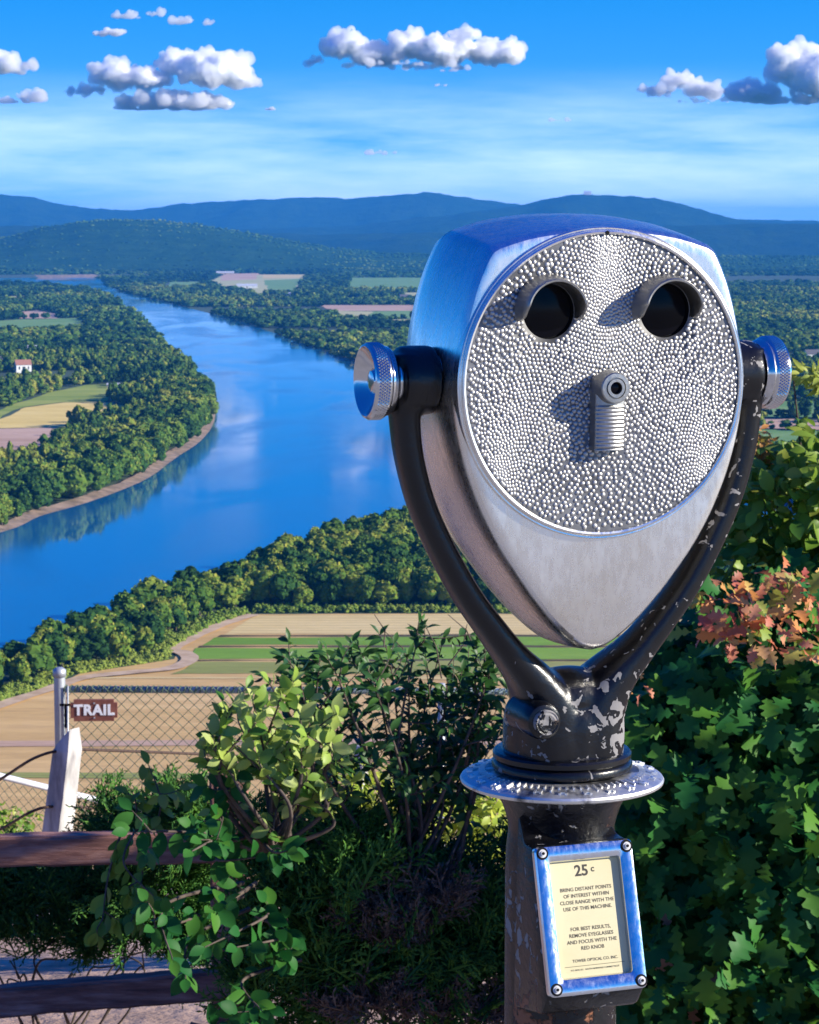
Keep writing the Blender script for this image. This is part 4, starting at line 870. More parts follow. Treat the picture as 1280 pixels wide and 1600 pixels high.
# --- column foot, flange, dial, neck and post
POST = thing('viewer_post', 'black enamelled iron post with dial and coin plate carrying the viewer', 'post')
POST_L = None
bpy.data.objects.remove(POST)
lobj('flange', [(33.00, -287.00), (34.00, -288.00), (37.60, -288.50), (38.60, -289.70), (38.60, -292.30), (37.40, -293.30), (38.40, -293.90), (39.20, -295.30), (39.20, -297.50), (38.20, -298.70), (30.00, -298.90)], black_m, VIEW, n=72, axis='z')
dial_m, t, p = metal_mat('worn_cast_dial', (.42, .41, .40), .46, bd=.0004, scale=160)
L(t, ramp(t, tnoise(t, 55, 5), [(.40, (.16, .16, .165)), (.50, (.66, .65, .63))]), p.inputs['Base Color'])
dial = lobj('compass_dial', [(28.95, -299.70), (42.46, -300.10), (54.04, -302.50), (56.16, -303.70), (56.84, -304.90), (56.45, -306.30), (55.00, -307.10), (38.60, -307.50), (28.95, -308.50)], dial_m, VIEW, n=96, axis='z')
bm = bmesh.new()
for k in range(72):
    a_ = 2 * pi * k / 72; L_ = 9 if k % 6 == 0 else 5.5
    M = Matrix.Rotation(a_, 4, 'Z') @ Matrix.Translation((44.9 * mm, 0, -300.5 * mm)) @ Matrix.Rotation(.2, 4, 'Y')
    box(bm, -2 * mm, (L_ - 4) * mm, -.45 * mm, .45 * mm, -.9 * mm, .8 * mm, M)
for k in range(24):
    a_ = 2 * pi * (k + .5) / 24; M = Matrix.Rotation(a_, 4, 'Z') @ Matrix.Translation((51.4 * mm, 0, -301.8 * mm)) @ Matrix.Rotation(.2, 4, 'Y')
    for q in (-1, 1): box(bm, -1.7 * mm, 1.7 * mm, (q * 1.7 - .55) * mm, (q * 1.7 + .55) * mm, -.9 * mm, .8 * mm, M)
    box(bm, -.5 * mm, .5 * mm, -1.7 * mm, 1.7 * mm, -.9 * mm, .78 * mm, M)
obj_bm('dial_marks', bm, metal_mat('dial_marks_bright', (.85, .84, .80), .42)[0], dial)
lobj('post', [(38.2, -307.2), (38.0, -309.5), (36.0, -314), (33.2, -319), (31.0, -325.5), (29.7, -331), (30.0, -337), (31.0, -345), (31.4, -360), (31.4, -520), (31.4, -1400)], blackpost_m, VIEW, n=72, axis='z')
lobj('base_flange', [(31.4, -1360), (45, -1368), (80, -1376), (84, -1382), (84, -1400), (0, -1400)], blackpost_m, VIEW, n=64, axis='z')
# clamp boss with its bolt on the left front of the column
bx_, bz_ = vloc(857, 1131, -44)
a = Acc(); V, Q = lathe([(10.5, -8), (10.4, -26), (10.2, -36), (9.2, -38.6), (7.4, -39.4), (0, -39.4)], n=40, axis='y', org=(bx_, 0, bz_)); a.add(V, Q)
bo_ = a.build('clamp_boss', black_m, VIEW); sharp(bo_.data, 35)
bolt = lobj('clamp_bolt', [(6.9, -38), (7.1, -41.6), (6.4, -42.9), (5.6, -42.6), (4.6, -43.0), (2.4, -42.5), (0, -43.1)], worn_black('corroded_bolt', .90, .93, .56, 200, .8, None, .0014), VIEW, n=20, axis='y', org=(bx_, 0, bz_))
sx_, sz_ = vloc(801, 1120, 0)
lobj('set_screw', [(3.6, -33.4), (3.8, -34.4), (3.2, -35.2), (1.4, -35.2), (1.1, -34.2), (0, -34.2)], cast_m, VIEW, n=20, axis='x', org=(0, -4, sz_))
# --- coin box with the instruction plate
pcx, pcz = vloc(923, 1435, -52); TILT = radians(17)
PM = Matrix.Translation((pcx * mm, -50 * mm, pcz * mm)) @ Matrix.Rotation(-TILT, 4, 'X')      # local: x across, z up the plate, -y out
hw, hh_ = 28.8, 40.2
bm = bmesh.new(); f_ = []
for (x_, z_) in ((-hw, -hh_), (hw, -hh_), (hw, hh_), (-hw, hh_)): f_.append(PM @ Vector((x_ * mm, 1.2 * mm, z_ * mm)))
bk = [Vector((pcx - 29, -14, pcz - 58)), Vector((pcx + 22, -12, pcz - 59)), Vector((pcx + 22, -12, pcz + 51)), Vector((pcx - 27, -14, pcz + 50))]; bk = [v * mm for v in bk]
mid = []
for (x_, z_, y_) in ((-hw, -hh_, 13), (hw, -hh_, 13), (hw, hh_, 12), (-hw, hh_, 12)): mid.append(PM @ Vector((x_ * mm * 1.0, y_ * mm, (z_ - (9 if z_ < 0 else -3)) * mm)))
L3 = [[bm.verts.new(v) for v in g] for g in (f_, mid, bk)]
bm.faces.new(L3[0])
for a_, b_ in ((0, 1), (1, 2)):
    for i in range(4): j = (i + 1) % 4; bm.faces.new((L3[a_][i], L3[a_][j], L3[b_][j], L3[b_][i]))
cb = obj_bm('coin_box', bm, blackpost_m, VIEW, bevel=.0022)
# bright frame with rounded corners
def rrect(w_, h_, r, n_=6):
    o = []
    for (cx_, cz_, a0) in ((w_ - r, h_ - r, 0), (-w_ + r, h_ - r, pi / 2), (-w_ + r, -h_ + r, pi), (w_ - r, -h_ + r, 1.5 * pi)):
        for i in range(n_ + 1): a_ = a0 + pi / 2 * i / n_; o.append((cx_ + r * cos(a_), cz_ + r * sin(a_)))
    return o
lay = [(hw, hh_, 3.2, 1.0), (hw, hh_, 3.2, -2.2), (hw - .7, hh_ - .7, 3.0, -3.4), (hw - 2.2, hh_ - 2.2, 2.6, -3.9), (hw - 6.6, hh_ - 6.6, 2.2, -3.4), (hw - 7.8, hh_ - 8.6, 2.0, -2.6), (hw - 8.2, hh_ - 9.2, 1.8, -1.4), (hw - 8.3, hh_ - 9.4, 1.8, .8)]
V = []; Q = []
for (w_, h_, r_c, y_) in lay:
    for (x_, z_) in rrect(w_, h_, r_c): V.append(tuple(PM @ Vector((x_ * mm, (y_) * mm, z_ * mm))))
m_ = 28
for j in range(len(lay) - 1):
    for i in range(m_): Q.append((j * m_ + i, j * m_ + (i + 1) % m_, (j + 1) * m_ + (i + 1) % m_, (j + 1) * m_ + i))
frame_m, t, p = metal_mat('polished_frame', (.66, .68, .72), .16, sc=(1, 1, .3), bd=.00005, scale=420, var=.08)
fr_ = mesh_np('plate_frame', V, [np.array(Q)], frame_m, VIEW); sharp(fr_.data, 30)
screw_m = noisy_mat('glint_grey_screw_head', (.45, .44, .43), (.6, .59, .57), 300, .4)  # light grey colour stands in for the sun's glint on the heads
for (x_, z_) in ((-hw + 4, hh_ - 4), (hw - 4, hh_ - 4), (-hw + 4, -hh_ + 4), (hw - 4, -hh_ + 4)):
    bm = bmesh.new(); 
    for r1, r2, y0, mat_i in ((2.5, 2.2, -4.3, 0), (1.5, 1.3, -5.0, 0)):
        bmesh.ops.create_cone(bm, cap_ends=True, segments=20, radius1=r1 * mm, radius2=r2 * mm, depth=1.0 * mm, matrix=PM @ Matrix.Translation((x_ * mm, y0 * mm, z_ * mm)) @ Matrix.Rotation(pi / 2, 4, 'X'))
    sc_ = obj_bm('screw', bm, screw_m, fr_)
    bm = bmesh.new(); bmesh.ops.create_cone(bm, cap_ends=True, segments=12, radius1=.8 * mm, radius2=.8 * mm, depth=.3 * mm, matrix=PM @ Matrix.Translation((x_ * mm, -5.6 * mm, z_ * mm)) @ Matrix.Rotation(pi / 2, 4, 'X')); obj_bm('screw_socket_shade', bm, dark_m2, sc_)  # raised black dot stands in for the shade inside the socket
    bm = bmesh.new(); bmesh.ops.create_cone(bm, cap_ends=True, segments=20, radius1=3.4 * mm, radius2=3.4 * mm, depth=.5 * mm, matrix=PM @ Matrix.Translation((x_ * mm, -3.95 * mm, z_ * mm)) @ Matrix.Rotation(pi / 2, 4, 'X')); obj_bm('screw_recess_shade', bm, dark_m2, fr_)  # black disc on the frame stands in for shade round the screw
card_m = noisy_mat('cream_card', (.53, .46, .25), (.60, .53, .32), 12, .55)
bm = bmesh.new(); vs = [bm.verts.new(PM @ Vector((x_ * mm, .5 * mm, z_ * mm))) for x_, z_ in ((-hw + 8, -hh_ + 9), (hw - 8, -hh_ + 9), (hw - 8, hh_ - 9), (-hw + 8, hh_ - 9))]; bm.faces.new(vs)
r_ = bmesh.ops.extrude_face_region(bm, geom=list(bm.faces)); bmesh.ops.translate(bm, vec=PM.to_3x3() @ Vector((0, .4 * mm, 0)), verts=[v for v in r_['geom'] if isinstance(v, bmesh.types.BMVert)])
card = obj_bm('instruction_card', bm, card_m, VIEW)
ink_m, _, _ = base_mat('printed_ink', (.035, .03, .02), .7)
FONT = None
def text_mesh(name, body, size, M, mat, parent, ext=.05, align='CENTER', bold=0.0, space=1.0):
    cu = bpy.data.curves.new(name, 'FONT'); cu.body = body; cu.size = size; cu.align_x = align; cu.align_y = 'CENTER'; cu.extrude = ext; cu.offset = bold; cu.space_character = space; cu.resolution_u = 3
    o = bpy.data.objects.new(name, cu); COL.objects.link(o); dg = bpy.context.evaluated_depsgraph_get(); me = bpy.data.meshes.new_from_object(o.evaluated_get(dg)); bpy.data.objects.remove(o)
    me.transform(M @ Matrix.Rotation(pi / 2, 4, 'X') @ Matrix.Scale(mm, 4)); me.materials.clear(); me.materials.append(mat); o = bpy.data.objects.new(name, me); COL.objects.link(o); o.parent = parent; return o
def line(body, z_, size, x_=0.5, bold=.03, sp=1.0): return text_mesh('lettering', body, size, PM @ Matrix.Translation((x_ * mm, .42 * mm, z_ * mm)), ink_m, card, .02, 'CENTER', bold, sp)
line('25', 25.2, 8.2, -1.4, .2); line('c', 25.9, 5.0, 5.2, .1)
for i, tx in enumerate(('BRING DISTANT POINTS', 'OF INTEREST WITHIN', 'CLOSE RANGE WITH THE', 'USE OF THIS MACHINE.')): line(tx, 15.6 - i * 3.45, 2.75, .0, .03, 1.0)
for i, tx in enumerate(('FOR BEST RESULTS,', 'REMOVE EYEGLASSES', 'AND FOCUS WITH THE', 'RED KNOB')): line(tx, -5.6 - i * 3.45, 2.75, .4, .03, 1.0)
line('TOWER OPTICAL CO. INC.', -22.4, 2.2, 1.2, .02); line('P.O. BOX 251   SOUTH NORWALK CONNECTICUT', -27.2, 1.25, .6, 0)
bm = bmesh.new(); box(bm, -17 * mm, 18 * mm, .38 * mm, .48 * mm, -25.3 * mm, -25.1 * mm, PM); obj_bm('ruled_line', bm, ink_m, card)
print('plate centre', pcx, pcz, 'boss', bx_, bz_)

# ================================================================== fences, sign and cables beyond the terrace
zinc_m, t, p = metal_mat('galvanised_steel', (.42, .45, .48), .5, scale=40)
p.inputs['Metallic'].default_value = .55
vinyl_m = noisy_mat('green_coated_wire', (.045, .085, .06), (.10, .14, .09), 25, .5)
pale_m2 = noisy_mat('weathered_white_paint', (.20, .19, .19), (.60, .58, .54), 14, .75, .002, 60, sc=(1, 1, .3))
rope_m = noisy_mat('rusty_wire_rope', (.03, .016, .012), (.08, .045, .03), 60, .8)
def plain_tube(name, pts, r, mat, parent=None, n=10):
    V, Q = tube_np(pts, r, n); m_ = len(V) // n; T = [[i for i in range(n)][::-1], [(m_ - 1) * n + i for i in range(n)]]
    return mesh_np(name, V, [Q, np.array(T)], mat, parent)
def weave(P00, P10, h, pitch, r, name, parent, drop=None):
    """chain link fabric between the points P00 and P10 along its top, h metres deep: interlocked zigzag wires"""
    d = np.array(P10) - np.array(P00); Lw = np.hypot(d[0], d[1]); a = Acc(); nw = int(Lw / (pitch / 2)); nrm_ = np.array((-d[1], d[0], 0)) / Lw
    rows_ = int(h / (pitch / 2))
    for i in range(nw):
        pts_ = []
        for j in range(rows_ + 1):
            s = (i + (j + i) % 2) * pitch / 2 / Lw; q = np.array(P00) + d * s; q[2] -= j * pitch / 2
            wob = .004 * vnoise(q[0], q[2], .3, 3)
            if j:
                pm = (pts_[-1] * 0 + prev + q) / 2; 
            pts_.append(q + nrm_ * ((.0028 if (j + i) % 2 else -.0028) + wob * 3) + np.array((wob * 2, 0, wob * 2))); prev = q
        V, Q = tube_np(pts_, r, 4); a.add(V, Q)
    return a.build(name, vinyl_m, parent)
FY_ = 13.0
fence = thing('chain_link_fence', 'chain link fence with pale top rail and grey posts above the tilled field', 'fence', at(93, 1300, FY_))
def rel(parent, *ps): return [Vector(p_) - parent.location for p_ in ps]
pL = at(93, 1049, FY_); pB = Vector((pL.x, pL.y, pL.z - 1.6))
plain_tube('post', rel(fence, pB, pL - Vector((0, 0, .02)), pL), [.031, .031, .030], zinc_m, fence, 16)
plain_tube('post_cap', rel(fence, pL - Vector((0, 0, .03)), pL + Vector((0, 0, .008)), pL + Vector((0, 0, .022))), [.036, .036, .018], zinc_m, fence, 16)
pR = at(690, 1068, FY_ + .3); plain_tube('post', rel(fence, Vector((pR.x, pR.y, pR.z - 1.6)), pR), .022, zinc_m, fence, 14)
pR2 = at(1330, 1076, FY_ + .6); plain_tube('post', rel(fence, Vector((pR2.x, pR2.y, pR2.z - 1.6)), pR2), .022, zinc_m, fence, 14)
tr0, tr1, tr2 = at(100, 1077, FY_), at(690, 1080, FY_ + .3), at(1330, 1086, FY_ + .6)
plain_tube('top_rail', rel(fence, tr0, tr1, tr2), .019, noisy_mat('pale_blue_grey_rail', (.20, .29, .32), (.36, .44, .46), 12, .5), fence, 12)
a = Acc(); d_ = tr2 - tr0; nt_ = 150
for i in range(nt_):
    c_ = tr0 + d_ * (i + .5) / nt_ - fence.location; 
    a.tube([c_ + Vector((-.012, 0, 0)) + Vector((0, -cos(w_) * .023, sin(w_) * .023)) + Vector((w_ * .006, 0, 0)) for w_ in np.linspace(-.6, 3.6, 7)], .0035, 4)
a.build('fabric_tie', vinyl_m, fence)
weave(tuple(rel(fence, at(103, 1072, FY_ - .03))[0]), tuple(rel(fence, at(690, 1075, FY_ + .27))[0]), 1.25, .066, .0026, 'mesh_panel', fence)
weave(tuple(rel(fence, at(690, 1075, FY_ + .27))[0]), tuple(rel(fence, at(1330, 1082, FY_ + .57))[0]), 1.25, .066, .0026, 'mesh_panel', fence)
plain_tube('tension_bar', rel(fence, at(106, 1072, FY_ - .03), at(106, 1440, FY_ - .03)), .006, zinc_m, fence, 6)
# lower fence running down the slope
fence2 = thing('chain_link_fence', 'lower chain link fence with a sloping white top rail behind the leaning white post', 'fence', at(60, 1400, 15.5))
q0, q1 = at(-180, 1168, 15.0), at(330, 1294, 16.5)
plain_tube('top_rail', rel(fence2, q0, (q0 + q1) / 2, q1), .021, noisy_mat('white_pipe', (.55, .57, .60), (.78, .79, .80), 8, .4), fence2, 12)
weave(tuple(rel(fence2, q0 - Vector((0, .02, .02)))[0]), tuple(rel(fence2, q1 - Vector((0, .02, .02)))[0]), .9, .07, .0026, 'mesh_panel', fence2)
plain_tube('post', rel(fence2, q1 - Vector((0, 0, 1.2)), q1), .022, zinc_m, fence2)
plain_tube('post', rel(fence2, q0 - Vector((0, 0, 1.6)), q0), .022, zinc_m, fence2)
# trail sign on the corner post
sg0 = at(147, 1109.5, FY_ - .12)
sign = thing('trail_sign', 'small brown wooden sign reading TRAIL in white letters on the grey fence post', 'sign', sg0, radians(2))
brown_m = noisy_mat('brown_sign_paint', (.17, .055, .035), (.24, .085, .055), 30, .6); lw_m, _, _ = base_mat('white_letter_paint', (.85, .85, .82), .6)
hw_, hh2 = 37 * 12.88 / F, 17.2 * 12.88 / F
bm = bmesh.new(); box(bm, -hw_, hw_, -.012, .012, -hh2, hh2); vert_e = [e for e in bm.edges if abs(e.verts[0].co.y - e.verts[1].co.y) > .01]; bmesh.ops.bevel(bm, geom=vert_e, offset=.018, segments=4, affect='EDGES'); obj_bm('board', bm, brown_m, sign)
text_mesh('lettering', 'TRAIL', 78, Matrix.Translation((.002, -.0142, .001)), lw_m, sign, 1.2, 'CENTER', 3.2, 1.08)
for s_ in (-1, 1):
    bm = bmesh.new(); bmesh.ops.create_cone(bm, cap_ends=True, segments=10, radius1=.005, radius2=.004, depth=.006, matrix=Matrix.Translation((.002, -.0145, s_ * hh2 * .68)) @ Matrix.Rotation(pi / 2, 4, 'X')); obj_bm('bolt', bm, zinc_m, sign)
bm = bmesh.new(); box(bm, -hw_ - .06, -hw_ + .03, .0125, .02, .02, .032); box(bm, -hw_ - .035, -hw_ - .023, .0122, .0195, -.10, .03); obj_bm('bracket', bm, dark_m2, sign)
# leaning white posts that carry the cables
def white_post(label, px, pyt, pyb, Y, w, lean, toplean):
    c = at(px, pyb, Y); hgt = (pyb - pyt) / F * Y; e = thing('cable_post', label, 'post', (c.x, c.y, c.z - .5), radians(-34), 'white posts carrying the cables')
    bm = bmesh.new(); n_ = 14; prev = None
    for j in range(n_ + 1):
        k = j / n_; z_ = k * (hgt + .5); tw = w / 2 * (1 - .10 * k + .05 * noise.noise(Vector((k * 6, px, 0)))); ox = lean * k
        cut_ = 1 if j < n_ else .72
        vs = [bm.verts.new((ox + sx_ * tw * cut_ + .006 * noise.noise(Vector((k * 9, sx_, sy_))), sy_ * tw * cut_, z_ + (toplean * sx_ * .03 if j == n_ else 0))) for sx_, sy_ in ((-1, -1), (1, -1), (1, 1), (-1, 1))]
        if prev:
            for i in range(4): bm.faces.new((prev[i], prev[(i + 1) % 4], vs[(i + 1) % 4], vs[i]))
        prev = vs
    bm.faces.new(prev); obj_bm('timber', bm, pale_m2, e, bevel=.004)
    return e
white_post('peeling white post leaning right, nearest the TRAIL sign', 66, 1134, 1300, 10.0, .098, .16, 1)
white_post('white post half hidden behind the leafy shrub in the middle', 566, 1160, 1290, 12.0, .062, -.01, 0)
def cable(name, label, pts, Y0):
    P = catmull([at(x, y, Y) for x, y, Y in pts], 10); c = Vector(P[0]); V, Q = tube_np([Vector(q) - c for q in P], .0062, 8)
    # laid strands: twist the section
    V = V.reshape(-1, 8, 3); 
    o = mesh_np(name, V.reshape(-1, 3), [Q], rope_m, None, loc=c); return tag(o, label, 'cable', None)
cable('wire_cable', 'upper rusty steel cable stretched between the white posts', [(-60, 1250, 9.9), (0, 1218, 9.9), (55, 1184, 9.9), (104, 1172, 9.93), (180, 1173, 10.3), (350, 1180, 11), (450, 1186, 11.4), (566, 1189, 11.9), (800, 1200, 12.8), (1200, 1215, 14)], 9.9)
cable('wire_cable', 'lower rusty steel cable sagging to the foot of the leaning white post', [(-60, 1318, 9.9), (0, 1296, 9.9), (50, 1268, 9.9), (86, 1260, 9.92), (150, 1262, 10.3), (350, 1268, 11), (566, 1275, 11.9), (800, 1285, 12.8)], 9.9)
# post and rail fence, dark stained
wood_m, t, p = base_mat('dark_red_stained_wood', (.12, .06, .055), .75)
g1 = ramp(t, tnoise(t, 7, 9, .65, sc=(1, 8, 8)), [(.3, (.13, .055, .04)), (.5, (.32, .145, .10)), (.68, (.52, .29, .21))]); L(t, g1, p.inputs['Base Color']); bump(t, p, tnoise(t, 14, 8, .7, sc=(1, 10, 10)), .004)
WY = 5.9
wf = thing('post_and_rail_fence', 'weathered red brown wooden post and rail fence half buried in vines', 'fence', at(366, 1640, WY) - Vector((0, 0, .1)))
def beam(name, p0, p1, w, h, parent, mat, seg=26):
    d = (Vector(p1) - Vector(p0)); Lb = d.length; x_ = d.normalized(); up = Vector((0, 0, 1)); y_ = up.cross(x_).normalized() if abs(x_.z) < .8 else Vector((0, 1, 0)); z_ = x_.cross(y_); bm = bmesh.new(); prev = None
    for j in range(seg + 1):
        c = Vector(p0) + d * j / seg; vs = []
        for sy_, sz_ in ((-1, -1), (1, -1), (1, 1), (-1, 1)):
            n_ = .004 * noise.noise(Vector((j * .7, sy_ * 3, sz_ * 3 + c.z))); vs.append(bm.verts.new(c + y_ * (sy_ * (w / 2 + n_)) + z_ * (sz_ * (h / 2 + n_))))
        if prev:
            for i in range(4): bm.faces.new((prev[i], prev[(i + 1) % 4], vs[(i + 1) % 4], vs[i]))
        else: bm.faces.new(vs[::-1])
        prev = vs
    bm.faces.new(prev); o = obj_bm(name, bm, mat, parent); 
    bm = bmesh.new(); bm.from_mesh(o.data); es = [e for e in bm.edges if len(e.link_faces) == 2 and e.calc_face_angle(0) > .9]; bmesh.ops.bevel(bm, geom=es, offset=.006, segments=2, affect='EDGES'); bm.to_mesh(o.data); bm.free(); return o
pt = at(358, 1196, WY + .09); beam('post', *rel(wf, pt - Vector((0, 0, 1.1)), pt), .092, .092, wf, wood_m)
pt2 = at(-330, 1215, WY + .09); beam('post', *rel(wf, pt2 - Vector((0, 0, 1.1)), pt2), .092, .092, wf, wood_m)
pt3 = at(400, 1478, WY - .05); beam('brace', *rel(wf, pt3 - Vector((0, 0, .6)), pt3), .055, .055, wf, wood_m)
beam('rail', *rel(wf, at(-345, 1334, WY), at(356, 1322, WY)), .055, .076, wf, wood_m)
beam('rail', *rel(wf, at(-345, 1590, WY), at(392, 1533, WY)), .06, .074, wf, wood_m)

# ================================================================== shrubs and vines round the terrace
def leaf_tmpl(ws, n, curl=.25, fold=.22, tip=1.0, ys=None):
    k = len(ws); V = []; T = []
    for i, w in enumerate(ws):
        y = (ys[i] if ys else i / (k - 1)); z = -curl * (y - .1) ** 2
        V += [(0, y, z), (-w, y + .06 * w, z + fold * w), (w, y + .06 * w, z + fold * w)]
    for i in range(k - 1):
        a, b = 3 * i, 3 * (i + 1); T += [(a, b, a + 1), (b, b + 1, a + 1), (a, a + 2, b), (b, a + 2, b + 2)]
    return np.array(V, float), np.array(T)
OVATE = leaf_tmpl([.012, .17, .26, .29, .25, .15, .0], 7)
NARROW = leaf_tmpl([.01, .12, .18, .19, .15, .07, 0], 7, .35, .3)
OAK = leaf_tmpl([.012, .05, .20, .22, .11, .15, .36, .37, .17, .20, .33, .31, .13, .15, .10, 0], 16, .45, .24, ys=[0, .10, .20, .27, .33, .38, .50, .57, .62, .67, .76, .82, .87, .92, .97, 1.02])
MAPLE = leaf_tmpl([.02, .26, .46, .22, .30, .12, 0], 7, .2, .12, ys=[0, .06, .30, .42, .62, .74, 1.0])
def leaves(name, tm, pos, fwd, nrm_, size, mat, parent):
    R = frames(np.asarray(fwd), np.asarray(nrm_)); V, T = scatter(tm[0], tm[1], R, np.asarray(pos), np.asarray(size)); return mesh_np(name, V, [T], mat, parent, smooth=True)
def blob_leaves(blobs, dens, size, r, lo=.55, droop=.5, face=(.35, -.55, .6)):
    P, Fd, Nm, Sz = [], [], [], []
    for (c, rad) in blobs:
        c = np.array(c); rad = np.array(rad); n_ = int(dens * (rad[0] * rad[2] + rad[0] * rad[1] + rad[1] * rad[2]) * 4.2)
        u = r.normal(size=(n_, 3)); u /= np.linalg.norm(u, axis=1)[:, None]; q = lo + (1.08 - lo) * r.random(n_) ** .6
        ph = np.array([noise.noise(Vector(v) * 2.4 + Vector(c)) for v in u]); q *= 1 + .30 * ph
        P.append(c + u * rad * q[:, None]); w = u + .6 * r.normal(size=u.shape); w[:, 2] -= droop; Fd.append(w)
        Nm.append(np.array(face) + .55 * u + .45 * r.normal(size=u.shape)); Sz.append(size * (.6 + .6 * r.random(n_)))
    return [np.concatenate(k) for k in (P, Fd, Nm, Sz)]
def in_view_keep(P, keep): return keep(P)
def topix(P):
    P = np.asarray(P); q = P - np.array((0, 0, CAMZ)); z = q @ np.array(FW); x = q[:, 0]; y = q @ np.array(UP); return 640 + F * x / z, 800 - F * y / z
bark_m = noisy_mat('shrub_bark', (.05, .035, .028), (.12, .09, .07), 30, .9)
oak_m = leaf_mat('oak_leaf_green', [(.012, .085, .022), (.022, .12, .028), (.036, .15, .03), (.09, .22, .025), (.012, .08, .02)], .5, .2, .12)
red_m2 = leaf_mat('oak_leaf_autumn', [(.60, .17, .07), (.68, .32, .09), (.42, .09, .08), (.20, .32, .04), (.66, .44, .12), (.58, .24, .16), (.50, .14, .08)], .5, .35, .3)
lime_m = leaf_mat('yellow_green_leaf', [(.14, .27, .03), (.26, .38, .04), (.07, .18, .025), (.42, .46, .08), (.10, .22, .03)], .42, .45, .35)
dog_m = leaf_mat('broad_vine_leaf', [(.012, .09, .018), (.03, .14, .025), (.018, .11, .03), (.07, .20, .025)], .5, .3, .12)
cream_m = leaf_mat('pale_variegated_leaf', [(.28, .42, .06), (.44, .54, .12), (.12, .27, .03), (.55, .60, .20), (.06, .18, .02)], .45, .4, .3)
small_m = leaf_mat('small_dark_leaf', [(.02, .075, .02), (.035, .11, .025), (.07, .17, .03), (.025, .08, .025)], .42, .35, .3)
jun_m = leaf_mat('juniper_green', [(.025, .10, .022), (.05, .16, .028), (.11, .25, .035), (.03, .12, .03)], .7, .2, .2)
dead_m = leaf_mat('dead_juniper_twig', [(.07, .05, .04), (.12, .09, .07), (.16, .13, .10)], .9, .05, .1)
def stems(parent, base, tips, r, r0=.012, name='stem', mat=None):
    a = Acc()
    for tp in tips:
        b = Vector(base) + Vector(r.normal(size=3)) * .05; tp = Vector(tp); mid = b.lerp(tp, .55) + Vector((r.normal() * .08, r.normal() * .08, .10)); 
        P = catmull([b, b.lerp(mid, .5) + Vector(r.normal(size=3)) * .02, mid, mid.lerp(tp, .5) + Vector(r.normal(size=3)) * .025, tp], 5)
        a.tube(P, np.linspace(r0 * r.uniform(.6, 1.1), .0018, len(P)), 5)
    return a.build(name, mat or bark_m, parent)
O3 = (0, 0, 0)
rg = np.random.default_rng(21)
# oak bush to the right, carrying on out of frame
ob = [(at(1120, 1420, 4.9), (.30, .42, .42)), (at(1060, 1250, 5.0), (.20, .35, .26)), (at(1230, 1180, 4.9), (.30, .42, .34)), (at(1150, 1090, 5.1), (.24, .35, .20)), (at(1290, 1060, 5.0), (.26, .36, .20)),
      (at(1340, 1450, 4.9), (.36, .45, .42)), (at(1050, 1560, 5.0), (.22, .35, .22)), (at(1420, 1150, 5.1), (.34, .5, .40)), (at(1600, 1200, 5.2), (.45, .5, .6)), (at(1900, 1250, 5.0), (.5, .6, .6))]
oak = thing('oak_bush', 'dense dark green oak bush right of the viewer with a spray of orange red leaves', 'bush', at(1250, 1500, 5.2) - Vector((0, 0, .9)))
bl = oak.location
def rb(bs): return [(tuple(Vector(c) - bl), r) for c, r in bs]
P_, F1, N1, S1 = blob_leaves(rb(ob), 1050, .068, rg, droop=.7, face=(.1, -.75, .5))
leaves('foliage', OAK, P_, F1, N1, S1, oak_m, oak)
rb_ = rb([(at(1120, 925, 4.5), (.055, .08, .026)), (at(1180, 950, 4.45), (.09, .10, .032)), (at(1130, 992, 4.45), (.06, .08, .02)), (at(1190, 1000, 4.45), (.06, .08, .03)), (at(1262, 925, 4.5), (.06, .1, .03)), (at(1275, 1000, 4.5), (.06, .1, .03)), (at(985, 1072, 4.5), (.025, .05, .03)), (at(1225, 905, 4.5), (.05, .08, .02))])
P_, F1, N1, S1 = blob_leaves(rb_, 620, .040, rg, lo=.1, droop=.0, face=(.5, -.45, .7)); leaves('autumn_leaves', OAK, P_, F1, N1, S1, red_m2, oak)
stems(oak, (0, 0, 0), [Vector(c) - bl + Vector(rg.normal(size=3)) * .12 for c, r in ob for _ in range(4)], rg, .016)
P_, F1, N1, S1 = blob_leaves(rb([(at(1160, 1480, 4.65), (.16, .08, .16)), (at(1260, 1560, 4.6), (.06, .08, .05)), (at(1010, 1330, 4.8), (.05, .05, .2))]), 60, .05, rg, lo=.3); leaves('dry_leaves', OAK, P_, F1, N1, S1, leaf_mat('dry_pinkish_leaf', [(.34, .20, .15), (.45, .30, .24), (.25, .14, .09)], .8), oak)
# climbing yellow green shrub above it
lb = [(at(1215, 790, 5.3), (.12, .17, .11)), (at(1290, 800, 5.3), (.16, .17, .18)), (at(1180, 880, 5.3), (.12, .17, .10)), (at(1290, 730, 5.3), (.08, .2, .08)), (at(1280, 900, 5.3), (.16, .17, .12)), (at(1185, 735, 5.45), (.03, .08, .05)), (at(1400, 930, 5.3), (.2, .15, .16))]
sh = thing('climbing_shrub', 'sunlit yellow green leafy shrub at the right edge above the oak bush', 'shrub', at(1320, 1400, 5.7) - Vector((0, 0, .8))); bl = sh.location
P_, F1, N1, S1 = blob_leaves(rb(lb), 1500, .048, rg, lo=.45, droop=.3, face=(.5, -.4, .7)); leaves('foliage', OVATE, P_, F1, N1, S1, lime_m, sh)
P_, F1, N1, S1 = blob_leaves(rb([(at(1185, 690, 5.4), (.022, .04, .035)), (at(1200, 712, 5.4), (.03, .04, .03))]), 5200, .030, rg, lo=.2, droop=.9); leaves('dry_tip', NARROW, P_, F1, N1, S1, leaf_mat('dry_orange_tip', [(.45, .20, .06), (.50, .28, .08), (.35, .30, .05)]), sh)
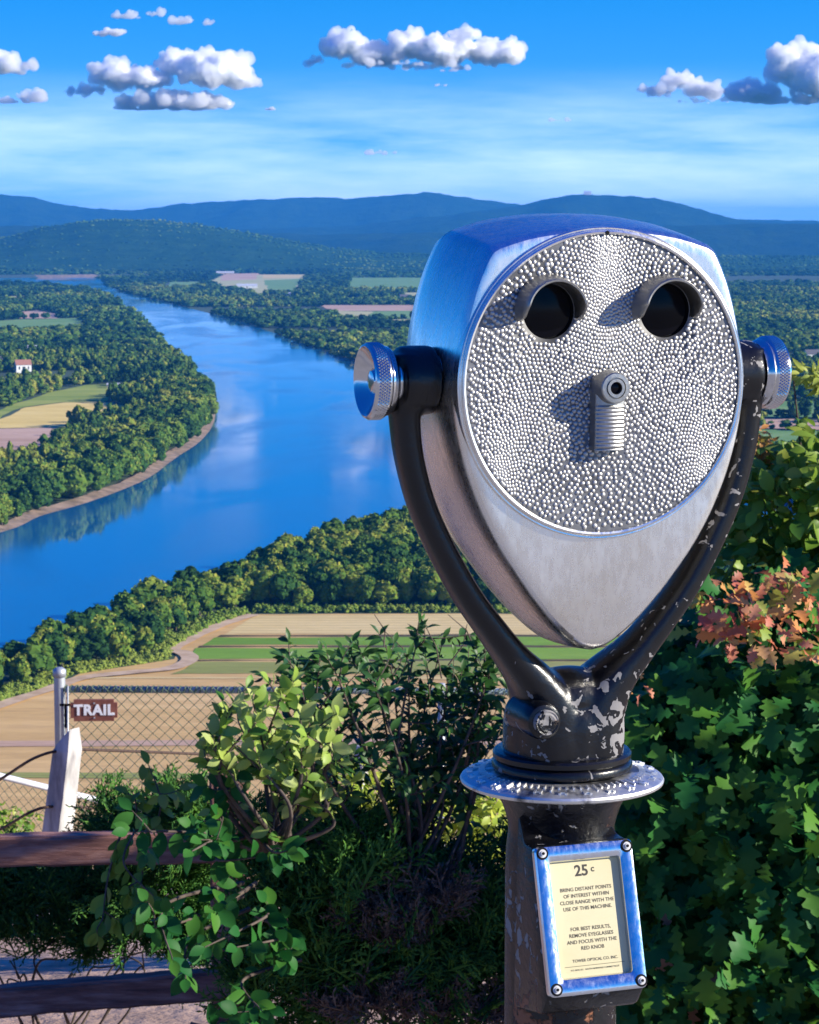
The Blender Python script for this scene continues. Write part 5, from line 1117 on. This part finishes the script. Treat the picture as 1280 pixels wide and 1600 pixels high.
P_, F1, N1, S1 = blob_leaves(rb([(at(1262, 583, 5.4), (.028, .04, .012)), (at(1290, 590, 5.4), (.03, .04, .02))]), 4200, .036, rg, lo=.2, droop=.0); leaves('top_sprig', NARROW, P_, F1, N1, S1, leaf_mat('sprig_yellow', [(.42, .44, .08), (.30, .38, .06)]), sh)
stems(sh, (0, 0, 0), [Vector(c) - bl for c, r in lb for _ in range(3)] + [at(1240, 592, 5.4) - bl, at(1300, 588, 5.4) - bl, at(1188, 680, 5.4) - bl, at(1205, 690, 5.4) - bl], rg, .01)

def branchy(root, stem_specs, tm, size, mat, r, nl=14, jit=.02, twigs=5, frac=.45, tw_len=.09, droop=.1, bark=None, face=(.3, -.5, .8)):
    """stems from base to tip; side twigs on their upper part; leaves alternate along each"""
    a = Acc(); P, Fd, Nm, Sz = [], [], [], []; base0 = root.location
    for (b, tp, r0) in stem_specs:
        b = Vector(b) - base0; tp = Vector(tp) - base0; mid = b.lerp(tp, .5) + Vector((r.normal() * .05, r.normal() * .05, r.normal() * .03))
        C = [Vector(q) for q in catmull([b, mid, tp], 10)]; a.tube(C, np.linspace(r0, .0012, len(C)), 5)
        lines = [(C, nl, 1 - frac)]
        for k in range(twigs):
            s = 1 - frac * r.random() * 1.4; s = max(.2, s); i0 = int(s * (len(C) - 1)); st = C[i0]; dr = (tp - b).normalized() * .6 + Vector(r.normal(size=3)) * .75; dr.z += .25; e = st + dr.normalized() * tw_len * r.uniform(.5, 1.3)
            m2 = st.lerp(e, .5) + Vector(r.normal(size=3)) * .008; C2 = [Vector(q) for q in catmull([st, m2, e], 5)]; a.tube(C2, np.linspace(.0018, .0008, len(C2)), 4); lines.append((C2, max(4, nl // 2), .15))
        for C2, n_, s0 in lines:
            for k in range(n_):
                s = s0 + (1 - s0) * (k + .6 * r.random()) / n_; f_ = s * (len(C2) - 1); i0 = min(int(f_), len(C2) - 2); q = C2[i0].lerp(C2[i0 + 1], f_ - i0); dx = (C2[i0 + 1] - C2[i0]).normalized()
                sd = Vector(r.normal(size=3)); sd = (sd - dx * sd.dot(dx)).normalized(); w = dx * .55 + sd * .9; w.z -= droop
                P.append(q); Fd.append(w); Nm.append(Vector(face) + Vector(r.normal(size=3)) * .5); Sz.append(size * r.uniform(.6, 1.15))
            P.append(C2[-1]); Fd.append((C2[-1] - C2[-2])); Nm.append(Vector(face)); Sz.append(size * .8)
    a.build('stem', bark or bark_m, root)
    return leaves('foliage', tm, np.array([tuple(v) for v in P]), np.array([tuple(v) for v in Fd]), np.array([tuple(v) for v in Nm]), np.array(Sz), mat, root)
# thin dark shrub in the middle
YS = 4.9
ms = thing('thin_shrub', 'thin twiggy shrub with small dark leaves in front of the fence, left of the viewer', 'shrub', at(640, 1600, YS)); b0 = at(640, 1420, YS)
tips = [(465, 1045, .95), (500, 1020, 1), (530, 1060, 1), (560, 1010, 1), (545, 1110, 1), (590, 1070, 1), (610, 1030, 1.02), (640, 1060, 1), (655, 985, 1), (690, 1010, 1), (700, 1060, 1), (720, 1100, .98), (745, 1000, 1), (770, 1040, 1), (765, 1110, 1), (680, 1130, 1), (480, 1090, 1), (760, 985, 1.0), (735, 1140, 1), (455, 1070, 1.), (520, 1040, .96), (575, 1045, .97), (780, 1150, 1.02), (740, 1060, 1.03), (490, 1060, 1.02)]
branchy(ms, [(at(640 + rg.normal() * 35, 1400, YS), at(x, y, YS * k + rg.normal() * .08), .006) for x, y, k in tips], NARROW, .036, small_m, rg, nl=18, twigs=6, frac=.42, tw_len=.085)
a = Acc()
for (x0, y0, x1, y1) in ((690, 1060, 655, 960), (700, 1040, 730, 975), (600, 1010, 585, 960), (640, 1040, 600, 985), (740, 1010, 700, 960)):
    p0, p1 = at(x0, y0, YS), at(x1, y1, YS); a.tube([p0 - ms.location, p0.lerp(p1, .5) + Vector((.012, 0, .0)) - ms.location, p1 - ms.location], [.0016, .0013, .0007], 4)
a.build('bare_twig', bark_m, ms)
# pale leaved shrub catching the sun
ps = thing('pale_shrub', 'pale cream and yellow green leafed shrub lit by the sun beside the wooden fence post', 'shrub', at(420, 1500, 4.6))
tips = [(385, 1075), (420, 1065), (350, 1150), (335, 1160), (440, 1090), (400, 1130), (470, 1120), (480, 1150), (380, 1180), (430, 1160), (505, 1130), (460, 1190), (410, 1210), (350, 1120), (500, 1180), (440, 1230), (480, 1240), (360, 1200), (395, 1095)]
branchy(ps, [(at(430 + rg.normal() * 15, 1330, 4.6), at(x, y, 4.6 + rg.normal() * .06), .006) for x, y in tips], OVATE, .039, cream_m, rg, nl=11, twigs=3, frac=.38, tw_len=.06, face=(.6, -.4, .6))
# broad leaved vine over the fence
vn_ = thing('broad_leaf_vine', 'broad leaved green vine hanging over the wooden fence post and rails', 'vine', at(330, 1600, 4.5))
specs = []
for (x0, y0, x1, y1) in ((400, 1330, 200, 1300), (400, 1300, 340, 1270), (390, 1310, 300, 1330), (420, 1290, 400, 1340), (400, 1300, 450, 1330), (380, 1400, 240, 1450), (380, 1380, 270, 1500), (390, 1420, 290, 1530), (400, 1420, 320, 1480), (420, 1440, 440, 1500), (400, 1430, 370, 1480), (400, 1380, 330, 1420), (300, 1600, 390, 1590), (470, 1500, 410, 1580), (420, 1280, 360, 1230), (410, 1300, 300, 1290)):
    specs.append((at(x0, y0, 4.75), at(x1, y1, 4.45 + rg.normal() * .06), .005))
branchy(vn_, specs, OVATE, .046, dog_m, rg, nl=9, twigs=2, frac=.7, tw_len=.05, droop=.6, face=(.1, -.8, .5))
cv = thing('creeper_shoot', 'young climbing shoot with drooping paired leaves rising above the top rail', 'vine', at(215, 1600, 5.6))
branchy(cv, [(at(240, 1300, 5.6), at(232, 1195, 5.6), .003), (at(215, 1300, 5.6), at(200, 1240, 5.6), .003)], OVATE, .05, lime_m, rg, nl=9, twigs=2, frac=.8, tw_len=.04, droop=.9)
cv2 = thing('creeper_shoot', 'yellow green creeper hanging down in front of the wooden top rail', 'vine', at(215, 1600, 5.0))
branchy(cv2, [(at(230, 1290, 5.1), at(205, 1440, 5.0), .003), (at(210, 1300, 5.1), at(240, 1400, 5.0), .003), (at(190, 1300, 5.1), at(160, 1440, 5.0), .003)], OVATE, .046, leaf_mat('creeper_leaf', [(.08, .20, .03), (.14, .28, .04), (.20, .32, .05)]), rg, nl=8, twigs=3, frac=.9, tw_len=.04, droop=.9)

# junipers
def juniper(name, label, blobs, n, r, mat, extra=None, ln=.13, up=.7):
    root = thing(name, label, 'shrub', Vector(blobs[0][0]) - Vector((0, 0, blobs[0][1][2] + .3))); base0 = root.location
    tms = []
    sp = [(0, 0, -.5)]; 
    def spindle(a, d, l, w):
        a = np.array(a); d = np.array(d) / np.linalg.norm(d); x = np.cross(d, (0.3, .9, .2)); x /= np.linalg.norm(x); y = np.cross(d, x); m_ = a + d * l * .45
        return [a, m_ + x * w, m_ - x * w * .5 + y * w * .87, m_ - x * w * .5 - y * w * .87, a + d * l], [(0, 1, 2), (0, 2, 3), (0, 3, 1), (4, 2, 1), (4, 3, 2), (4, 1, 3)]
    for v in range(5):
        V, T = [], []
        def add(a, d, l, w):
            p_, t_ = spindle(a, d, l, w); o = len(V); V.extend(p_); T.extend([(x + o, y + o, z + o) for x, y, z in t_])
        add((0, 0, 0), (0, 1, 0), 1.0, .028)
        for k in range(13):
            s = .12 + .8 * k / 13; sd = (-1) ** k; dr = np.array((sd * .75 + .2 * r.normal(), .75, .35 * r.normal())); l_ = (.42 - .25 * s) * r.uniform(.8, 1.2); st = np.array((0, s, 0)); add(st, dr, l_, .022)
            dn = dr / np.linalg.norm(dr)
            for q in range(4):
                s2 = .25 + .2 * q; d2 = dn + .8 * np.array((-dn[1], dn[0], .3)) * (-1) ** q + .25 * r.normal(size=3); add(st + dn * l_ * s2, d2, l_ * .42, .017)
        tms.append((np.array(V), np.array(T)))
    P, D = [], []
    for (c, rad) in blobs:
        c = np.array(tuple(Vector(c) - base0)); rad = np.array(rad); m_ = int(n * (rad[0] * rad[2]) / sum(b[1][0] * b[1][2] for b in blobs))
        u = r.normal(size=(m_, 3)); u /= np.linalg.norm(u, axis=1)[:, None]; u[:, 2] = np.where(u[:, 2] < -.6, -u[:, 2], u[:, 2]); q = r.uniform(.35, 1, m_) ** .6; ph = np.array([noise.noise(Vector(v) * 2.2 + Vector(c)) for v in u]); q *= 1 + .35 * ph
        P.append(c + u * rad * q[:, None]); w = u * .8 + .35 * r.normal(size=u.shape); w[:, 2] += up; D.append(w)
    P = np.concatenate(P); D = np.concatenate(D); a = Acc(); vi = r.integers(0, 5, len(P))
    for v in range(5):
        k = vi == v; V, T = scatter(tms[v][0], tms[v][1], frames(D[k], r.normal(size=(k.sum(), 3)) + np.array((.2, -.6, .3))), P[k] - D[k] / np.linalg.norm(D[k], axis=1)[:, None] * ln * .5, ln * r.uniform(.6, 1.3, k.sum())); a.add(V, T=T)
    a.build('foliage', mat, root, smooth=False)
    stems(root, (0, 0, 0), P[r.integers(0, len(P), 12)] * .6, r, .005)
    return root
JY = 5.0
juniper('juniper', 'dark bushy juniper filling the ground left of the viewer post', [(at(600, 1455, JY), (.22, .30, .18)), (at(470, 1430, JY), (.14, .25, .17)), (at(730, 1490, JY), (.14, .25, .17)), (at(560, 1350, JY - .1), (.12, .2, .08)), (at(670, 1385, JY + .1), (.10, .2, .06)), (at(770, 1450, JY), (.07, .2, .08)), (at(620, 1540, JY), (.24, .28, .14)), (at(450, 1530, JY), (.12, .2, .12)), (at(440, 1320, JY + .1), (.08, .15, .06)), (at(900, 1450, JY + .2), (.2, .25, .25))], 1700, rg, jun_m)
juniper('juniper', 'dark juniper behind the wooden rails in the lower left corner', [(at(90, 1430, 6.5), (.22, .22, .13)), (at(250, 1400, 6.4), (.20, .22, .17)), (at(200, 1290, 6.4), (.14, .2, .07)), (at(310, 1300, 6.3), (.12, .2, .12)), (at(-60, 1400, 6.5), (.2, .2, .15)), (at(10, 1390, 6.5), (.12, .2, .07)), (at(320, 1480, 6.3), (.12, .2, .10)), (at(160, 1440, 6.5), (.2, .2, .12))], 1150, rg, jun_m, up=.3)
juniper('dead_juniper', 'brown dead juniper twigs inside the green juniper by the viewer post', [(at(600, 1440, JY - .22), (.10, .06, .07)), (at(690, 1400, JY - .2), (.07, .05, .04)), (at(580, 1570, JY - .25), (.10, .06, .04)), (at(720, 1580, JY - .2), (.10, .06, .03))], 150, rg, dead_m, ln=.10)
# weeds beyond, in the sun
wd = thing('sunlit_weeds', 'bright yellow green weeds in the sun behind the thin shrub', 'plant', at(620, 1420, 8.5)); bl = wd.location
P_, F1, N1, S1 = blob_leaves(rb([(at(520, 1225, 8.5), (.13, .2, .10)), (at(700, 1275, 8.3), (.17, .2, .13)), (at(770, 1275, 8.3), (.14, .2, .14)), (at(600, 1250, 8.6), (.16, .2, .10)), (at(480, 1270, 8.5), (.12, .2, .08)), (at(430, 1300, 8.5), (.15, .2, .1)), (at(850, 1330, 8.5), (.2, .2, .12))]), 1100, .045, rg, lo=.2, face=(.7, -.3, .6)); leaves('foliage', OVATE, P_, F1, N1, S1, leaf_mat('sunlit_weed_leaf', [(.32, .42, .04), (.48, .52, .07), (.22, .33, .03)]), wd)
stems(wd, (0, 0, -.3), [Vector(at(x, y, 8.5)) - bl for x, y in ((520, 1230), (600, 1250), (700, 1280), (770, 1270), (480, 1250))], rg, .006)
w2 = thing('low_weeds', 'patch of low green weeds at the left edge below the sloping white pipe', 'plant', at(20, 1330, 12.5)); bl = w2.location
P_, F1, N1, S1 = blob_leaves(rb([(at(10, 1285, 12.5), (.14, .2, .06)), (at(-60, 1275, 12.5), (.2, .2, .1))]), 1300, .04, rg, lo=.2, face=(.7, -.3, .6)); leaves('foliage', OVATE, P_, F1, N1, S1, lime_m, w2)
